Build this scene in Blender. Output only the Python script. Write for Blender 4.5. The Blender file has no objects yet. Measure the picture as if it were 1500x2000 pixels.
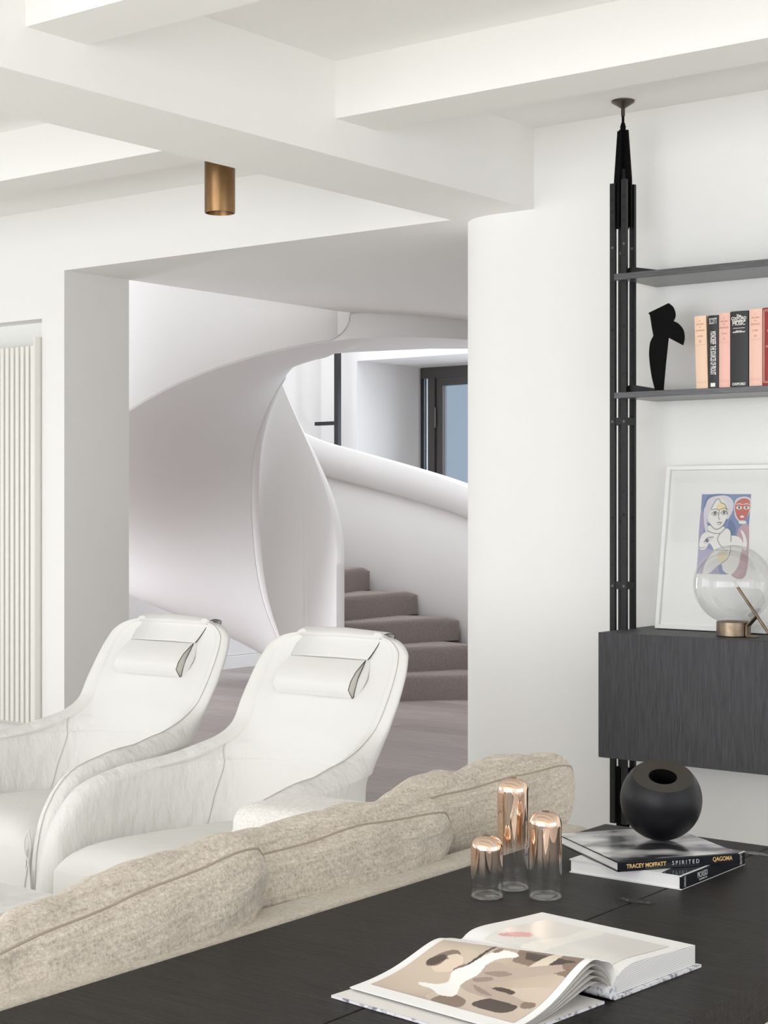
import bpy, math, random
from math import sin, cos, pi, radians as R, sqrt
from mathutils import Vector, Matrix, noise

# ------------------------------------------------------------------ camera, sky, lights, exposure
S = bpy.context.scene
COL = S.collection
EYE = 1.28
cam_d = bpy.data.cameras.new('camera'); cam = bpy.data.objects.new('camera', cam_d); COL.objects.link(cam)
cam.location = (0, 0, EYE)
cam.rotation_euler = (R(90), 0, math.atan2(.610, .792))
cam_d.sensor_fit = 'HORIZONTAL'; cam_d.sensor_width = 36.0; cam_d.lens = 3180 / 1500 * 36
cam_d.shift_y = -15 / 1500
cam_d.clip_end = 200
S.camera = cam

S.view_settings.view_transform = 'Standard'; S.view_settings.look = 'None'
S.view_settings.gamma = 1.0; S.view_settings.use_curve_mapping = False
S.view_settings.exposure = 0.10
S.cycles.use_denoising = True
S.cycles.max_bounces = 12; S.cycles.diffuse_bounces = 9; S.cycles.glossy_bounces = 5
S.cycles.transmission_bounces = 10; S.cycles.transparent_max_bounces = 12
S.cycles.caustics_reflective = False; S.cycles.caustics_refractive = False
S.cycles.sample_clamp_indirect = 6.0

W = bpy.data.worlds.new('sky'); S.world = W; W.use_nodes = True
W.node_tree.nodes['Background'].inputs[0].default_value = (.86, .93, 1.0, 1)
W.node_tree.nodes['Background'].inputs[1].default_value = 1.3

def area(name, loc, target, sx, sy, power, color):
    l = bpy.data.lights.new(name, 'AREA'); l.shape = 'RECTANGLE'; l.size = sx; l.size_y = sy
    l.energy = power; l.color = color
    o = bpy.data.objects.new(name, l); COL.objects.link(o); o.location = loc
    o.rotation_euler = (Vector(target) - Vector(loc)).to_track_quat('-Z', 'Y').to_euler()
    return o

area('daylight_front_windows', (-1.9, -3.8, 1.45), (-1.9, 5, 1.35), 8.0, 2.5, 250, (.985, .99, 1))
area('daylight_left_windows', (-9.15, 0.6, 1.45), (0, .6, 1.3), 4.6, 2.3, 30, (.98, .99, 1))
area('right_side_fill', (3.3, 2.0, 1.45), (-3, 2.6, 1.3), 5.0, 2.2, 34, (1, .985, .96))  # added fill to lift faces turned right; not a known window
area('stair_skylight', (-7.2, 8.1, 5.35), (-7.2, 8.1, 0), 2.4, 3.6, 90, (.95, .96, 1))
area('hall_window_daylight', (-8.9, 6.3, .95), (-6, 8.4, .9), 1.2, 1.5, 44, (.92, .93, 1))
area('alcove_door_daylight', (-6.2, 11.6, 1.3), (-6.2, 8, 1.2), 3.6, 2.2, 85, (.92, .95, 1))

# ------------------------------------------------------------------ materials
MATS = {}
def mat(name, col, rough=.6, metal=0.0, spec=.5, **kw):
    m = bpy.data.materials.new(name); m.use_nodes = True
    b = m.node_tree.nodes['Principled BSDF']
    b.inputs['Base Color'].default_value = (*col, 1); b.inputs['Roughness'].default_value = rough
    b.inputs['Metallic'].default_value = metal
    b.inputs['Specular IOR Level'].default_value = spec
    for k, v in kw.items(): b.inputs[k].default_value = v
    MATS[name] = m
    return m
def N(m, t): return m.node_tree.nodes.new(t)
def L(m, a, b): m.node_tree.links.new(a, b)
def bsdf(m): return m.node_tree.nodes['Principled BSDF']
def coords(m, scale=(1, 1, 1), rot=(0, 0, 0), kind='Object'):
    tc = N(m, 'ShaderNodeTexCoord'); mp = N(m, 'ShaderNodeMapping')
    L(m, tc.outputs[kind], mp.inputs[0]); mp.inputs['Scale'].default_value = scale; mp.inputs['Rotation'].default_value = rot
    return mp.outputs[0]
def noise_tex(m, vec, scale, detail=4, rough=.5):
    n = N(m, 'ShaderNodeTexNoise'); L(m, vec, n.inputs['Vector']); n.inputs['Scale'].default_value = scale
    n.inputs['Detail'].default_value = detail; n.inputs['Roughness'].default_value = rough
    return n.outputs['Fac']
def ramp(m, fac, stops):
    r = N(m, 'ShaderNodeValToRGB'); L(m, fac, r.inputs[0])
    e = r.color_ramp.elements
    e[0].position, e[0].color = stops[0][0], (*stops[0][1], 1)
    e[1].position, e[1].color = stops[-1][0], (*stops[-1][1], 1)
    for p, c in stops[1:-1]:
        x = e.new(p); x.color = (*c, 1)
    return r.outputs[0]
def bump(m, fac, strength, dist, prev=None):
    b = N(m, 'ShaderNodeBump'); L(m, fac, b.inputs['Height']); b.inputs['Strength'].default_value = strength
    b.inputs['Distance'].default_value = dist
    if prev is not None: L(m, prev, b.inputs['Normal'])
    L(m, b.outputs[0], bsdf(m).inputs['Normal'])
    return b.outputs[0]
def math_n(m, op, a, b):
    n = N(m, 'ShaderNodeMath'); n.operation = op
    for i, x in enumerate((a, b)):
        if hasattr(x, 'links'): L(m, x, n.inputs[i])
        else: n.inputs[i].default_value = x
    return n.outputs[0]

def plaster(name, col):
    m = mat(name, col, .85, spec=.25)
    v = coords(m); bump(m, noise_tex(m, v, 60, 3), .04, .002)
    return m
plaster('wall_white', (.90, .895, .88)); plaster('ceiling_white', (.90, .892, .87)); plaster('plaster_grey_white', (.88, .87, .86))

m = mat('timber_floor', (.3, .26, .25), .38)
br = N(m, 'ShaderNodeTexBrick'); v = coords(m)
L(m, v, br.inputs['Vector']); br.inputs['Scale'].default_value = 1; br.inputs['Brick Width'].default_value = 1.9
br.inputs['Row Height'].default_value = .19; br.inputs['Mortar Size'].default_value = .0012; br.inputs['Bias'].default_value = 0
br.inputs['Color1'].default_value = (.46, .41, .385, 1); br.inputs['Color2'].default_value = (.33, .285, .27, 1); br.inputs['Mortar'].default_value = (.12, .10, .09, 1)
g = ramp(m, noise_tex(m, coords(m, (1.2, 16, 1)), 3.5, 6, .6), [(.3, (.72, .70, .69)), (.7, (1.15, 1.13, 1.12))])
mx = N(m, 'ShaderNodeMix'); mx.data_type = 'RGBA'; mx.blend_type = 'MULTIPLY'; mx.inputs[0].default_value = 1
L(m, br.outputs[0], mx.inputs[6]); L(m, g, mx.inputs[7]); L(m, mx.outputs[2], bsdf(m).inputs['Base Color'])

m = mat('stair_carpet', (.36, .32, .30), .95, spec=.1)
L(m, ramp(m, noise_tex(m, coords(m), 140, 3, .7), [(.3, (.24, .205, .19)), (.7, (.40, .35, .33))]), bsdf(m).inputs['Base Color'])
bump(m, noise_tex(m, coords(m), 260, 2), .6, .004)

mat('bounce_rug_wool', (.80, .78, .73), .95, spec=.1)
def dark_oak(name, c0, c1, scale, rough, bs=.5, spec=.4):
    m = mat(name, c0, rough, spec=spec)
    f = noise_tex(m, coords(m, scale), 9, 5, .65)
    L(m, ramp(m, f, [(.35, c0), (.65, c1)]), bsdf(m).inputs['Base Color'])
    f2 = noise_tex(m, coords(m, tuple(s * 1.7 for s in scale)), 14, 3, .6)
    bump(m, f2, bs, .0012)
    return m
dark_oak('table_oak', (.004, .0034, .0032), (.028, .0235, .0215), (1.1, 26, 8), .42, .9, .14)
dark_oak('cabinet_oak', (.030, .030, .034), (.058, .058, .064), (22, 22, 1.3), .5, .4)
dark_oak('shelf_oak', (.030, .030, .034), (.075, .075, .083), (1.5, 22, 22), .28, .06, .9)
mat('blackened_steel', (.012, .0115, .012), .45, spec=.35)
mat('bronze_steel', (.10, .085, .07), .35, metal=.8)
mat('hole_black', (.002, .002, .002), .8)
mat('matte_black', (.003, .0027, .0027), .7, spec=.1)
mat('rivet_steel', (.16, .155, .15), .4, metal=.8)
mat('radiator_white', (.84, .83, .78), .35)
mat('joint_grey', (.30, .28, .27), .8)
mat('seam_grey', (.50, .47, .43), .9); mat('pad_lining', (.66, .63, .58), .9)  # grey of the thin chair cover seams, and the pad lining

m = mat('antique_brass', (.30, .165, .07), .33, metal=1.0)
L(m, ramp(m, noise_tex(m, coords(m, (1, 1, .35)), 26, 4), [(.3, (.20, .112, .052)), (.7, (.31, .185, .088))]), bsdf(m).inputs['Base Color'])
m = mat('lamp_bronze', (.30, .23, .16), .38, metal=1.0)
L(m, ramp(m, noise_tex(m, coords(m), 45, 4), [(.3, (.22, .165, .12)), (.7, (.36, .28, .2))]), bsdf(m).inputs['Base Color'])

def weave(name, c_dark, c_light, pitch, bstr, slub=.5, dist=.0012):
    m = mat(name, c_light, .93, spec=.12)
    outs = []
    k = 1.1 / pitch
    for sc in ((k, k, k * .32), (k * .32, k * .32, k)):
        outs.append(noise_tex(m, coords(m, sc), 1.0, 2, .6))
    f = math_n(m, 'MAXIMUM', outs[0], outs[1])
    sl1 = noise_tex(m, coords(m, (90, 90, 6)), 2.2, 3, .6); sl2 = noise_tex(m, coords(m, (6, 6, 90)), 2.2, 3, .6)
    sl = math_n(m, 'MULTIPLY', math_n(m, 'ADD', sl1, sl2), .5)
    tot = math_n(m, 'ADD', math_n(m, 'MULTIPLY', f, 1 - slub), math_n(m, 'MULTIPLY', sl, slub))
    L(m, ramp(m, tot, [(.36, c_dark), (.66, c_light)]), bsdf(m).inputs['Base Color'])
    bump(m, tot, bstr, dist)
    bsdf(m).inputs['Sheen Weight'].default_value = .15
    return m
weave('linen_cushion', (.31, .26, .21), (.70, .635, .55), .0036, .7, .5, .0012)
mat('piping_linen', (.36, .30, .24), .9)
weave('sofa_linen', (.38, .335, .28), (.62, .57, .49), .0036, .35, .4)
weave('sofa_arm_cloth', (.60, .58, .55), (.84, .82, .79), .0036, .25, .3)

def cotton(name, col, bs):
    m = mat(name, col, .9, spec=.12)
    v = coords(m)
    w1 = noise_tex(m, coords(m, (1, 1, .45)), 17, 3, .55)
    b1 = bump(m, w1, bs, .022)
    w2 = noise_tex(m, v, 420, 2)
    bump(m, w2, .12, .0008, b1)
    bsdf(m).inputs['Sheen Weight'].default_value = .1
    return m
cotton('chair_cotton', (.755, .745, .725), .13)
cotton('chair_cotton_back', (.755, .745, .725), .035)
cotton('chair_cotton_arm', (.76, .75, .73), .65)

m = mat('marble', (.75, .75, .74), .3)
L(m, ramp(m, noise_tex(m, coords(m), 9, 8, .65), [(.3, (.60, .60, .59)), (.6, (.80, .80, .79))]), bsdf(m).inputs['Base Color'])
mat('china_white', (.85, .85, .84), .12)
mat('frame_white', (.88, .88, .87), .45)
mat('mount_board', (.90, .90, .89), .7)
mat('paper_white', (.86, .855, .85), .45)
mat('paper_block', (.74, .72, .70), .7)
mat('book_cloth_black', (.02, .019, .021), .5)
mat('glossy_black', (.006, .007, .012), .12)
mat('bookcover_white', (.82, .82, .82), .15)
mat('book_peach', (.86, .60, .44), .5); mat('book_pink', (.86, .50, .42), .5); mat('book_rose_peach', (.87, .55, .45), .5)
mat('book_cream', (.90, .74, .60), .5)
mat('book_red', (.30, .035, .03), .5)
mat('ink_white', (.85, .83, .80), .6); mat('ink_tan', (.62, .38, .26), .6); mat('ink_gold', (.72, .46, .17), .4); mat('ink_silver', (.55, .55, .55), .4)
mat('ink_black', (.02, .02, .022), .6)
mat('door_bronze', (.085, .078, .075), .4, metal=.3)
mat('frame_black', (.02, .02, .022), .4)
mat('exterior_wall_blue', (.40, .44, .48), .8)

def glass(name, col=(1, 1, 1), rough=0.0, ior=1.45):
    return mat(name, col, rough, **{'Transmission Weight': 1.0, 'IOR': ior})
glass('clear_glass', (.985, .985, .985), 0, 1.25)
# thin clear glazing: mostly passes light straight through, with a fresnel sheen
m = mat('window_glass', (.8, .85, .9), .02)
nt = m.node_tree; tr = N(m, 'ShaderNodeBsdfTransparent'); tr.inputs[0].default_value = (.86, .9, .93, 1)
gl = N(m, 'ShaderNodeBsdfGlossy'); gl.inputs['Roughness'].default_value = .02
fr = N(m, 'ShaderNodeFresnel'); fr.inputs[0].default_value = 1.4; ms = N(m, 'ShaderNodeMixShader')
L(m, fr.outputs[0], ms.inputs[0]); L(m, tr.outputs[0], ms.inputs[1]); L(m, gl.outputs[0], ms.inputs[2]); L(m, ms.outputs[0], nt.nodes['Material Output'].inputs[0])
# blown glass for globes and vases: thin walled
def thin_glass(name, copper=False, z0=0, z1=1, tint=.965, base=.035):
    m = mat(name, (1, 1, 1), .02)
    nt = m.node_tree; tr = N(m, 'ShaderNodeBsdfTransparent'); tr.inputs[0].default_value = (tint, tint, tint, 1)
    gl = N(m, 'ShaderNodeBsdfGlossy'); gl.inputs['Roughness'].default_value = .01
    lw = N(m, 'ShaderNodeLayerWeight'); lw.inputs[0].default_value = .22
    k = math_n(m, 'ADD', math_n(m, 'MULTIPLY', lw.outputs['Facing'], .55), base)
    ms = N(m, 'ShaderNodeMixShader')
    L(m, k, ms.inputs[0]); L(m, tr.outputs[0], ms.inputs[1]); L(m, gl.outputs[0], ms.inputs[2])
    last = ms.outputs[0]
    if copper:
        cu = N(m, 'ShaderNodeBsdfGlossy'); cu.inputs['Color'].default_value = (.83, .62, .48, 1); cu.inputs['Roughness'].default_value = .015
        tc = N(m, 'ShaderNodeTexCoord'); sp = N(m, 'ShaderNodeSeparateXYZ'); L(m, tc.outputs['Object'], sp.inputs[0])
        mr = N(m, 'ShaderNodeMapRange'); mr.interpolation_type = 'SMOOTHSTEP'; mr.inputs['From Min'].default_value = z0; mr.inputs['From Max'].default_value = z1
        mr.inputs['To Max'].default_value = .97
        L(m, sp.outputs['Z'], mr.inputs['Value'])
        m2 = N(m, 'ShaderNodeMixShader'); L(m, mr.outputs[0], m2.inputs[0]); L(m, last, m2.inputs[1]); L(m, cu.outputs[0], m2.inputs[2]); last = m2.outputs[0]
    L(m, last, nt.nodes['Material Output'].inputs[0])
    return m
thin_glass('globe_glass')
m = thin_glass('picture_glass', tint=1.0, base=.03)

# ------------------------------------------------------------------ mesh helpers
def link(name, verts, faces, m, parent=None, smooth=False, mats=None, fm=None, bevel=0, seg=2, angle=None):
    me = bpy.data.meshes.new(name); me.from_pydata([tuple(v) for v in verts], [], faces); me.validate(); me.update()
    for k in (mats or [m]): me.materials.append(MATS[k])
    if fm:
        for p, i in zip(me.polygons, fm): p.material_index = i
    if smooth:
        for p in me.polygons: p.use_smooth = True
        if angle: me.set_sharp_from_angle(angle=R(angle))
    o = bpy.data.objects.new(name, me); COL.objects.link(o)
    if parent: o.parent = parent
    if bevel:
        b = o.modifiers.new('edge', 'BEVEL'); b.width = bevel; b.segments = seg; b.limit_method = 'ANGLE'; b.angle_limit = R(35)
    return o
def thing(name, loc, label, cat, group=None, rz=0):
    o = bpy.data.objects.new(name, None); COL.objects.link(o); o.location = loc; o.rotation_euler = (0, 0, rz)
    o.empty_display_size = .1
    return tag(o, label, cat, group)
def tag(o, label, cat, group=None):
    o['label'] = label; o['category'] = cat
    if group: o['group'] = group
    return o
def structure(o, label=None):
    o['kind'] = 'structure'
    if label: o['label'] = label
    return o
class MB:
    def __init__(s): s.v = []; s.f = []; s.m = []
    def add(s, v, f, mi=0):
        n = len(s.v); s.v += [tuple(x) for x in v]; s.f += [tuple(i + n for i in q) for q in f]; s.m += [mi] * len(f)
    def box(s, x0, x1, y0, y1, z0, z1, mi=0, mtx=None):
        v = [Vector((x, y, z)) for z in (z0, z1) for y in (y0, y1) for x in (x0, x1)]
        if mtx: v = [mtx @ a for a in v]
        s.add(v, [(0, 2, 3, 1), (4, 5, 7, 6), (0, 1, 5, 4), (2, 6, 7, 3), (0, 4, 6, 2), (1, 3, 7, 5)], mi)
    def prism(s, poly, z0, z1, mi=0, mtx=None):
        n = len(poly); a = sum(poly[i][0] * poly[(i + 1) % n][1] - poly[(i + 1) % n][0] * poly[i][1] for i in range(n))
        if a < 0: poly = poly[::-1]
        v = [Vector((x, y, z0)) for x, y in poly] + [Vector((x, y, z1)) for x, y in poly]
        if mtx: v = [mtx @ q for q in v]
        s.add(v, [tuple(range(n))[::-1], tuple(range(n, 2 * n))] + [(i, (i + 1) % n, n + (i + 1) % n, n + i) for i in range(n)], mi)
    def lathe(s, prof, n=48, mi=0, mtx=None, close=False):
        v = []; f = []
        for r, z in prof:
            for k in range(n):
                a = 2 * pi * k / n; q = Vector((r * cos(a), r * sin(a), z)); v.append(mtx @ q if mtx else q)
        for i in range(len(prof) - 1):
            for k in range(n):
                f.append((i * n + k, i * n + (k + 1) % n, (i + 1) * n + (k + 1) % n, (i + 1) * n + k))
        if close:
            f.append(tuple(range(n))[::-1]); b = (len(prof) - 1) * n; f.append(tuple(range(b, b + n)))
        s.add(v, f, mi)
    def tube(s, pts, r, n=8, mi=0, closed=False):
        pts = [Vector(p) for p in pts]; v = []; f = []; m = len(pts)
        up = None
        for i, p in enumerate(pts):
            a = pts[(i - 1) % m] if (closed or i > 0) else p; b = pts[(i + 1) % m] if (closed or i < m - 1) else p
            t = (b - a).normalized()
            if up is None: up = t.orthogonal().normalized()
            up = (up - t * up.dot(t)).normalized(); w = t.cross(up)
            rr = r[i] if isinstance(r, (list, tuple)) else r
            for k in range(n):
                c = 2 * pi * k / n; v.append(p + up * (cos(c) * rr) + w * (sin(c) * rr))
        for i in range(m if closed else m - 1):
            j = (i + 1) % m
            for k in range(n): f.append((i * n + k, i * n + (k + 1) % n, j * n + (k + 1) % n, j * n + k))
        if not closed: f.append(tuple(range(n))[::-1]); f.append(tuple(range((m - 1) * n, m * n)))
        s.add(v, f, mi)
    def grid(s, rows, mi=0, flip=False, closed=False):
        n = len(rows[0]); v = [p for r in rows for p in r]; f = []
        for i in range(len(rows) - 1):
            for k in range(n if closed else n - 1):
                q = (i * n + k, i * n + (k + 1) % n, (i + 1) * n + (k + 1) % n, (i + 1) * n + k); f.append(q[::-1] if flip else q)
        s.add(v, f, mi)
    def build(s, name, m, parent=None, **kw):
        if isinstance(m, (list, tuple)): return link(name, s.v, s.f, None, parent, mats=m, fm=s.m, **kw)
        return link(name, s.v, s.f, m, parent, **kw)
def bx(name, x0, x1, y0, y1, z0, z1, m, parent=None, bevel=0, **kw):
    b = MB(); b.box(x0, x1, y0, y1, z0, z1); return b.build(name, m, parent, bevel=bevel, **kw)
def interp(tab, x):
    if x <= tab[0][0]: return tab[0][1]
    for (a, p), (b, q) in zip(tab, tab[1:]):
        if x <= b:
            return p + (q - p) * (x - a) / (b - a)
    return tab[-1][1]
def smooth_tab(tab, n=200):
    # catmull-rom through the table, then a light blur, returned as a dense table
    xs = [tab[0][0] + (tab[-1][0] - tab[0][0]) * i / n for i in range(n + 1)]
    ys = [interp(tab, x) for x in xs]
    for _ in range(3):
        w = 6; ys = [sum(ys[max(0, min(n, i + k))] for k in range(-w, w + 1)) / (2 * w + 1) if w <= i <= n - w else ys[i] for i in range(n + 1)]
    return list(zip(xs, ys))
def catmull(pts, n):
    P = [Vector(p) for p in pts]; out = []
    for i in range(len(P) - 1):
        a = P[max(i - 1, 0)]; b = P[i]; c = P[i + 1]; d = P[min(i + 2, len(P) - 1)]
        for k in range(n):
            t = k / n
            out.append(.5 * ((2 * b) + (c - a) * t + (2 * a - 5 * b + 4 * c - d) * t * t + (3 * b - a - 3 * c + d) * t ** 3))
    out.append(P[-1]); return out
_text_cache = {}
def text(name, s, size, m, parent, loc, rot=(pi / 2, 0, 0), depth=.0003, sx=1.0, align='CENTER', offset=0):
    cu = bpy.data.curves.new(name, 'FONT'); cu.body = s; cu.size = size; cu.extrude = depth; cu.align_x = align; cu.align_y = 'CENTER'
    cu.resolution_u = 3; cu.offset = offset
    t = bpy.data.objects.new(name + '_curve', cu); COL.objects.link(t)
    dg = bpy.context.evaluated_depsgraph_get(); me = bpy.data.meshes.new_from_object(t.evaluated_get(dg)); me.name = name
    bpy.data.objects.remove(t)
    me.materials.clear(); me.materials.append(MATS[m])
    o = bpy.data.objects.new(name, me); COL.objects.link(o); o.parent = parent; o.location = loc; o.rotation_euler = rot; o.scale = (sx, 1, 1)
    return o

# ------------------------------------------------------------------ the setting
ZC, ZB, YW = 2.632, 2.342, 4.97          # living ceiling, underside of beam and lintel, face of the back wall
structure(bx('floor', -9.2, 3.2, -3.9, 11.5, -.1, 0, 'timber_floor'))
structure(bx('ceiling', -9.2, 3.2, -3.9, YW, ZC, ZC + .15, 'ceiling_white'))

# back wall, right of the opening, with its rounded end
b = MB()
cx, cy, r = -3.31, 5.21, .24
b.prism([(3.2, 4.97)] + [(cx - r * sin(a), cy - r * cos(a)) for a in [R(90) * k / 24 for k in range(25)]] + [(-3.55, 5.37), (3.2, 5.37)], 0, ZB)
w = b.build('wall_back', 'wall_white', smooth=True, angle=40); structure(w)
# back wall, left of the opening, with the radiator niche, and the lintel band above
b = MB()
b.box(-5.812, -5.66, YW, 5.37, 0, ZB); b.box(-9.2, -5.812, 5.08, 5.37, 0, ZB)
b.box(-9.2, -5.812, YW, 5.08, 2.134, ZB); b.box(-9.2, -7.2, YW, 5.08, 0, 2.134); b.box(-7.2, -5.812, YW, 5.08, 0, .08)
structure(b.build('wall_back_left', 'wall_white'))
structure(bx('wall_lintel', -9.2, 3.2, YW, 5.02, ZB, ZC + .15, 'wall_white'))

# beams under the living-room ceiling: one main beam and joists crossing it
structure(bx('trim_1', -3.512, -3.148, -3.9, YW, ZB, ZC, 'ceiling_white'), 'broad white ceiling beam running from the camera to the back wall')
for i, (y0, y1) in enumerate(((3.845, 4.05), (2.64, 2.84), (1.435, 1.64), (.23, .435))):
    structure(bx('trim_%d' % (2 + 2 * i), -3.148, 3.2, y0, y1, 2.457, ZC, 'ceiling_white'), 'white cross joist right of the main beam')
    structure(bx('trim_%d' % (3 + 2 * i), -9.2, -3.512, y0, y1, 2.457, ZC, 'ceiling_white'), 'white cross joist left of the main beam')

# unseen sides of the living room: wide windows, the right one added for fill
def window_wall(name, wname, x0, x1, axis, pos, thick, z0, z1, mull, full0, full1):
    b = MB()
    def bb(a0, a1, c0, c1):
        if axis == 'y': b.box(a0, a1, pos - thick, pos, c0, c1)
        else: b.box(pos - thick, pos, a0, a1, c0, c1)
    bb(full0, x0, 0, ZC); bb(x1, full1, 0, ZC); bb(x0, x1, 0, z0); bb(x0, x1, z1, ZC)
    structure(b.build(name, 'wall_white'))
    b = MB()
    n = mull
    for k in range(n + 1):
        a = x0 + (x1 - x0) * k / n
        if axis == 'y': b.box(a - .025, a + .025, pos - thick * .6, pos - thick * .4, z0, z1)
        else: b.box(pos - thick * .6, pos - thick * .4, a - .025, a + .025, z0, z1)
    structure(b.build(wname, 'frame_black'))
bounce_rug = bx('bounce_rug', -8.2, 1.6, -3.0, 4.45, .0004, .0055, 'bounce_rug_wool')  # added out of view, pale so the floor bounces light upward
tag(bounce_rug, 'unseen cream wool sheet added to bounce light, under the sofa and lounge chairs', 'bounce_rug')
window_wall('wall_front', 'window_1', -8.0, 2.2, 'y', -3.6, .15, .08, 2.5, 5, -9.2, 3.2)
window_wall('wall_left', 'window_2', -1.8, 3.0, 'x', -8.9, .2, .3, 2.4, 2, -3.9, YW)
window_wall('wall_right', 'fill_window_4', -.6, 4.6, 'x', 3.2, .2, .3, 2.45, 2, -3.9, YW)  # right-hand opening added to let the fill light in
structure(bx('wall_hall_right', 3.0, 3.2, 5.38, 11.5, 0, ZB, 'plaster_grey_white'))

# hall behind the opening
C0 = Vector((-6.845, 7.977, 0)); FWD = Vector((-.610, .792, 0)).normalized(); RGT = Vector((.792, .610, 0)).normalized()
def pol(phi, r, z=0.0):
    a = R(phi); return C0 + RGT * (r * cos(a)) + FWD * (r * sin(a)) + Vector((0, 0, z))
void_arc = []
for k in range(0, 41):
    a = -pi / 2 + pi * k / 40
    p = (C0.x + 1.525 * cos(a), C0.y + 1.525 * sin(a))
    if p[0] > -5.66: void_arc.append(p)
b = MB()
poly = [(-5.66, 5.02), (3.2, 5.02), (3.2, 10.4), (-5.66, 10.4)] + [(-5.66, 8.94)] + void_arc[::-1] + [(-5.66, 7.02)]
b.prism(poly, ZB, 2.66); b.box(-8.87, -5.66, 5.02, 5.37, ZB, 2.66)
structure(b.build('ceiling_hall', 'ceiling_white'))
b = MB(); b.box(-8.87, -8.67, 5.37, 5.65, 0, 5.4); b.box(-8.87, -8.67, 7.45, 10.6, 0, 5.4); b.box(-8.87, -8.67, 5.65, 7.45, 0, .25); b.box(-8.87, -8.67, 5.65, 7.45, 2.35, 5.4)
structure(b.build('wall_hall_left', 'plaster_grey_white'))
b = MB(); b.box(-8.67, -8.29, 10.4, 11.5, 0, 5.4); b.box(-8.29, 3.2, 10.4, 10.55, 2.45, 5.4); b.box(-4.4, 3.2, 10.4, 11.5, 0, 2.45); b.box(-8.29, -4.4, 10.55, 11.5, 2.45, 2.6)
structure(b.build('wall_hall_back', 'plaster_grey_white'))
structure(bx('wall_upper', -8.87, 3.2, 5.02, 5.3, 2.66, 5.4, 'plaster_grey_white'))
b = MB(); b.box(-8.87, -8.5, 5.3, 10.4, 5.4, 5.5); b.box(-5.9, 3.2, 5.3, 10.4, 5.4, 5.5); b.box(-8.5, -5.9, 5.3, 6.2, 5.4, 5.5); b.box(-8.5, -5.9, 10.0, 10.4, 5.4, 5.5)
structure(b.build('ceiling_upper', 'ceiling_white'))
b = MB(); b.box(-8.67, -8.655, 5.37, 10.4, 0, .1); structure(b.build('baseboard_hall_left', 'wall_white', bevel=.003))
b = MB(); b.box(-8.655, -8.29, 10.385, 10.4, 0, .1); structure(b.build('baseboard_hall_back', 'wall_white', bevel=.003))
structure(bx('trim_hall_joint', -8.672, -8.668, 7.5, 10.4, .10, .104, 'joint_grey'))

# glazed door in the alcove
structure(bx('window_3', -8.29, -8.27, 11.28, 11.34, 0, 2.45, 'frame_black'))
b = MB(); b.box(-8.27, -4.4, 11.26, 11.34, 2.36, 2.45); b.box(-8.185, -8.115, 11.24, 11.34, 0, 2.36); b.box(-8.27, -8.185, 11.27, 11.33, 0, .08)
b.box(-6.6, -6.5, 11.24, 11.34, 0, 2.36)
structure(b.build('window_frame_3', 'door_bronze'))
g_ = structure(bx('window_pane_3', -8.268, -8.187, 11.30, 11.308, .08, 2.36, 'window_glass'))
d = MB(); d.box(-8.108, -8.045, 11.26, 11.32, .02, 2.355); d.box(-6.70, -6.61, 11.26, 11.32, .02, 2.355); d.box(-8.045, -6.70, 11.26, 11.32, 2.29, 2.355); d.box(-8.045, -6.70, 11.26, 11.32, .02, .12)
door = structure(d.build('door_1', 'door_bronze'))
p_ = bx('pane', -8.045, -6.70, 11.285, 11.293, .12, 2.29, 'window_glass', door)
for z in (2.02, 1.02, .3):
    h = MB()
    h.tube([(-8.111, 11.245, z - .085), (-8.111, 11.245, z + .085)], .009, 10)
    h.build('hinge', 'rivet_steel', door, smooth=True, angle=40)
structure(bx('wall_exterior', -10.5, -3, 13.2, 13.4, -1, 4.0, 'exterior_wall_blue'))

# ------------------------------------------------------------------ the spiral stair
st = thing('spiral_staircase', (0, 0, 0), 'white sculptural spiral staircase with beige carpeted treads beyond the wide opening', 'staircase')
I_T = smooth_tab([(60, .0), (80, .0), (95, .10), (116, .35), (143, .63), (165, .96), (182, 1.32), (195, 1.53), (217, 1.74), (235, 1.9), (255, 2.07), (270, 2.16), (284, 2.21), (300, 2.24), (330, 2.25)])
O_T = smooth_tab([(60, .0), (78, .0), (97, .185), (149, .69), (190, 1.22), (231, 1.79), (250, 1.99), (264, 2.105), (278, 2.18), (284, 2.205), (300, 2.24), (330, 2.25)])
TOP_T = [(-20, .95), (12, 1.20), (35, 1.39), (60, 1.56), (85, 1.735), (98, 1.87), (120, 2.08), (284, 3.65)]
RO, RI, rO, rI = 1.52, 1.45, .30, .25
# underside: rows round the axis, then the landing running on to the right
rows = []
for k in range(0, 113):
    phi = 60 + 2 * k
    zi, zo = interp(I_T, phi), interp(O_T, phi)
    row = []
    for j in range(15):
        t = j / 14
        row.append(pol(phi, rO + (RO - .01 - rO) * t, max(zi + (zo - zi) * t - .05 * sin(pi * t) * (zi > .2), -.0)))
    rows.append(row)
land = [(.10, -.36), (.20, -.385), (.36, -.39), (.6, -.385), (.85, -.37), (1.1, -.35), (1.35, -.34)]   # inner edge of landing (right, forward) about the axis
for i, (lx, dz) in enumerate(land):
    phi = 284 + (i + 1) * 7.0
    a = C0 + RGT * lx + FWD * dz + Vector((0, 0, min(2.2 + .012 * i, 2.25))); c = pol(phi, RO - .01, 2.215 + .005 * i)
    rows.append([a.lerp(c, j / 14) for j in range(15)])
up = [[p + Vector((0, 0, .14)) for p in r_] for r_ in rows]
b = MB(); b.grid(rows, flip=False); b.grid(up, flip=True)
b.grid([[r_[0] for r_ in rows], [r_[0] for r_ in up]]); b.grid([[r_[-1] for r_ in rows], [r_[-1] for r_ in up]], flip=True)
b.grid([rows[0], up[0]]); b.grid([rows[-1], up[-1]], flip=True)
b.build('soffit', 'plaster_grey_white', st, smooth=True, angle=50)

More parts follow.
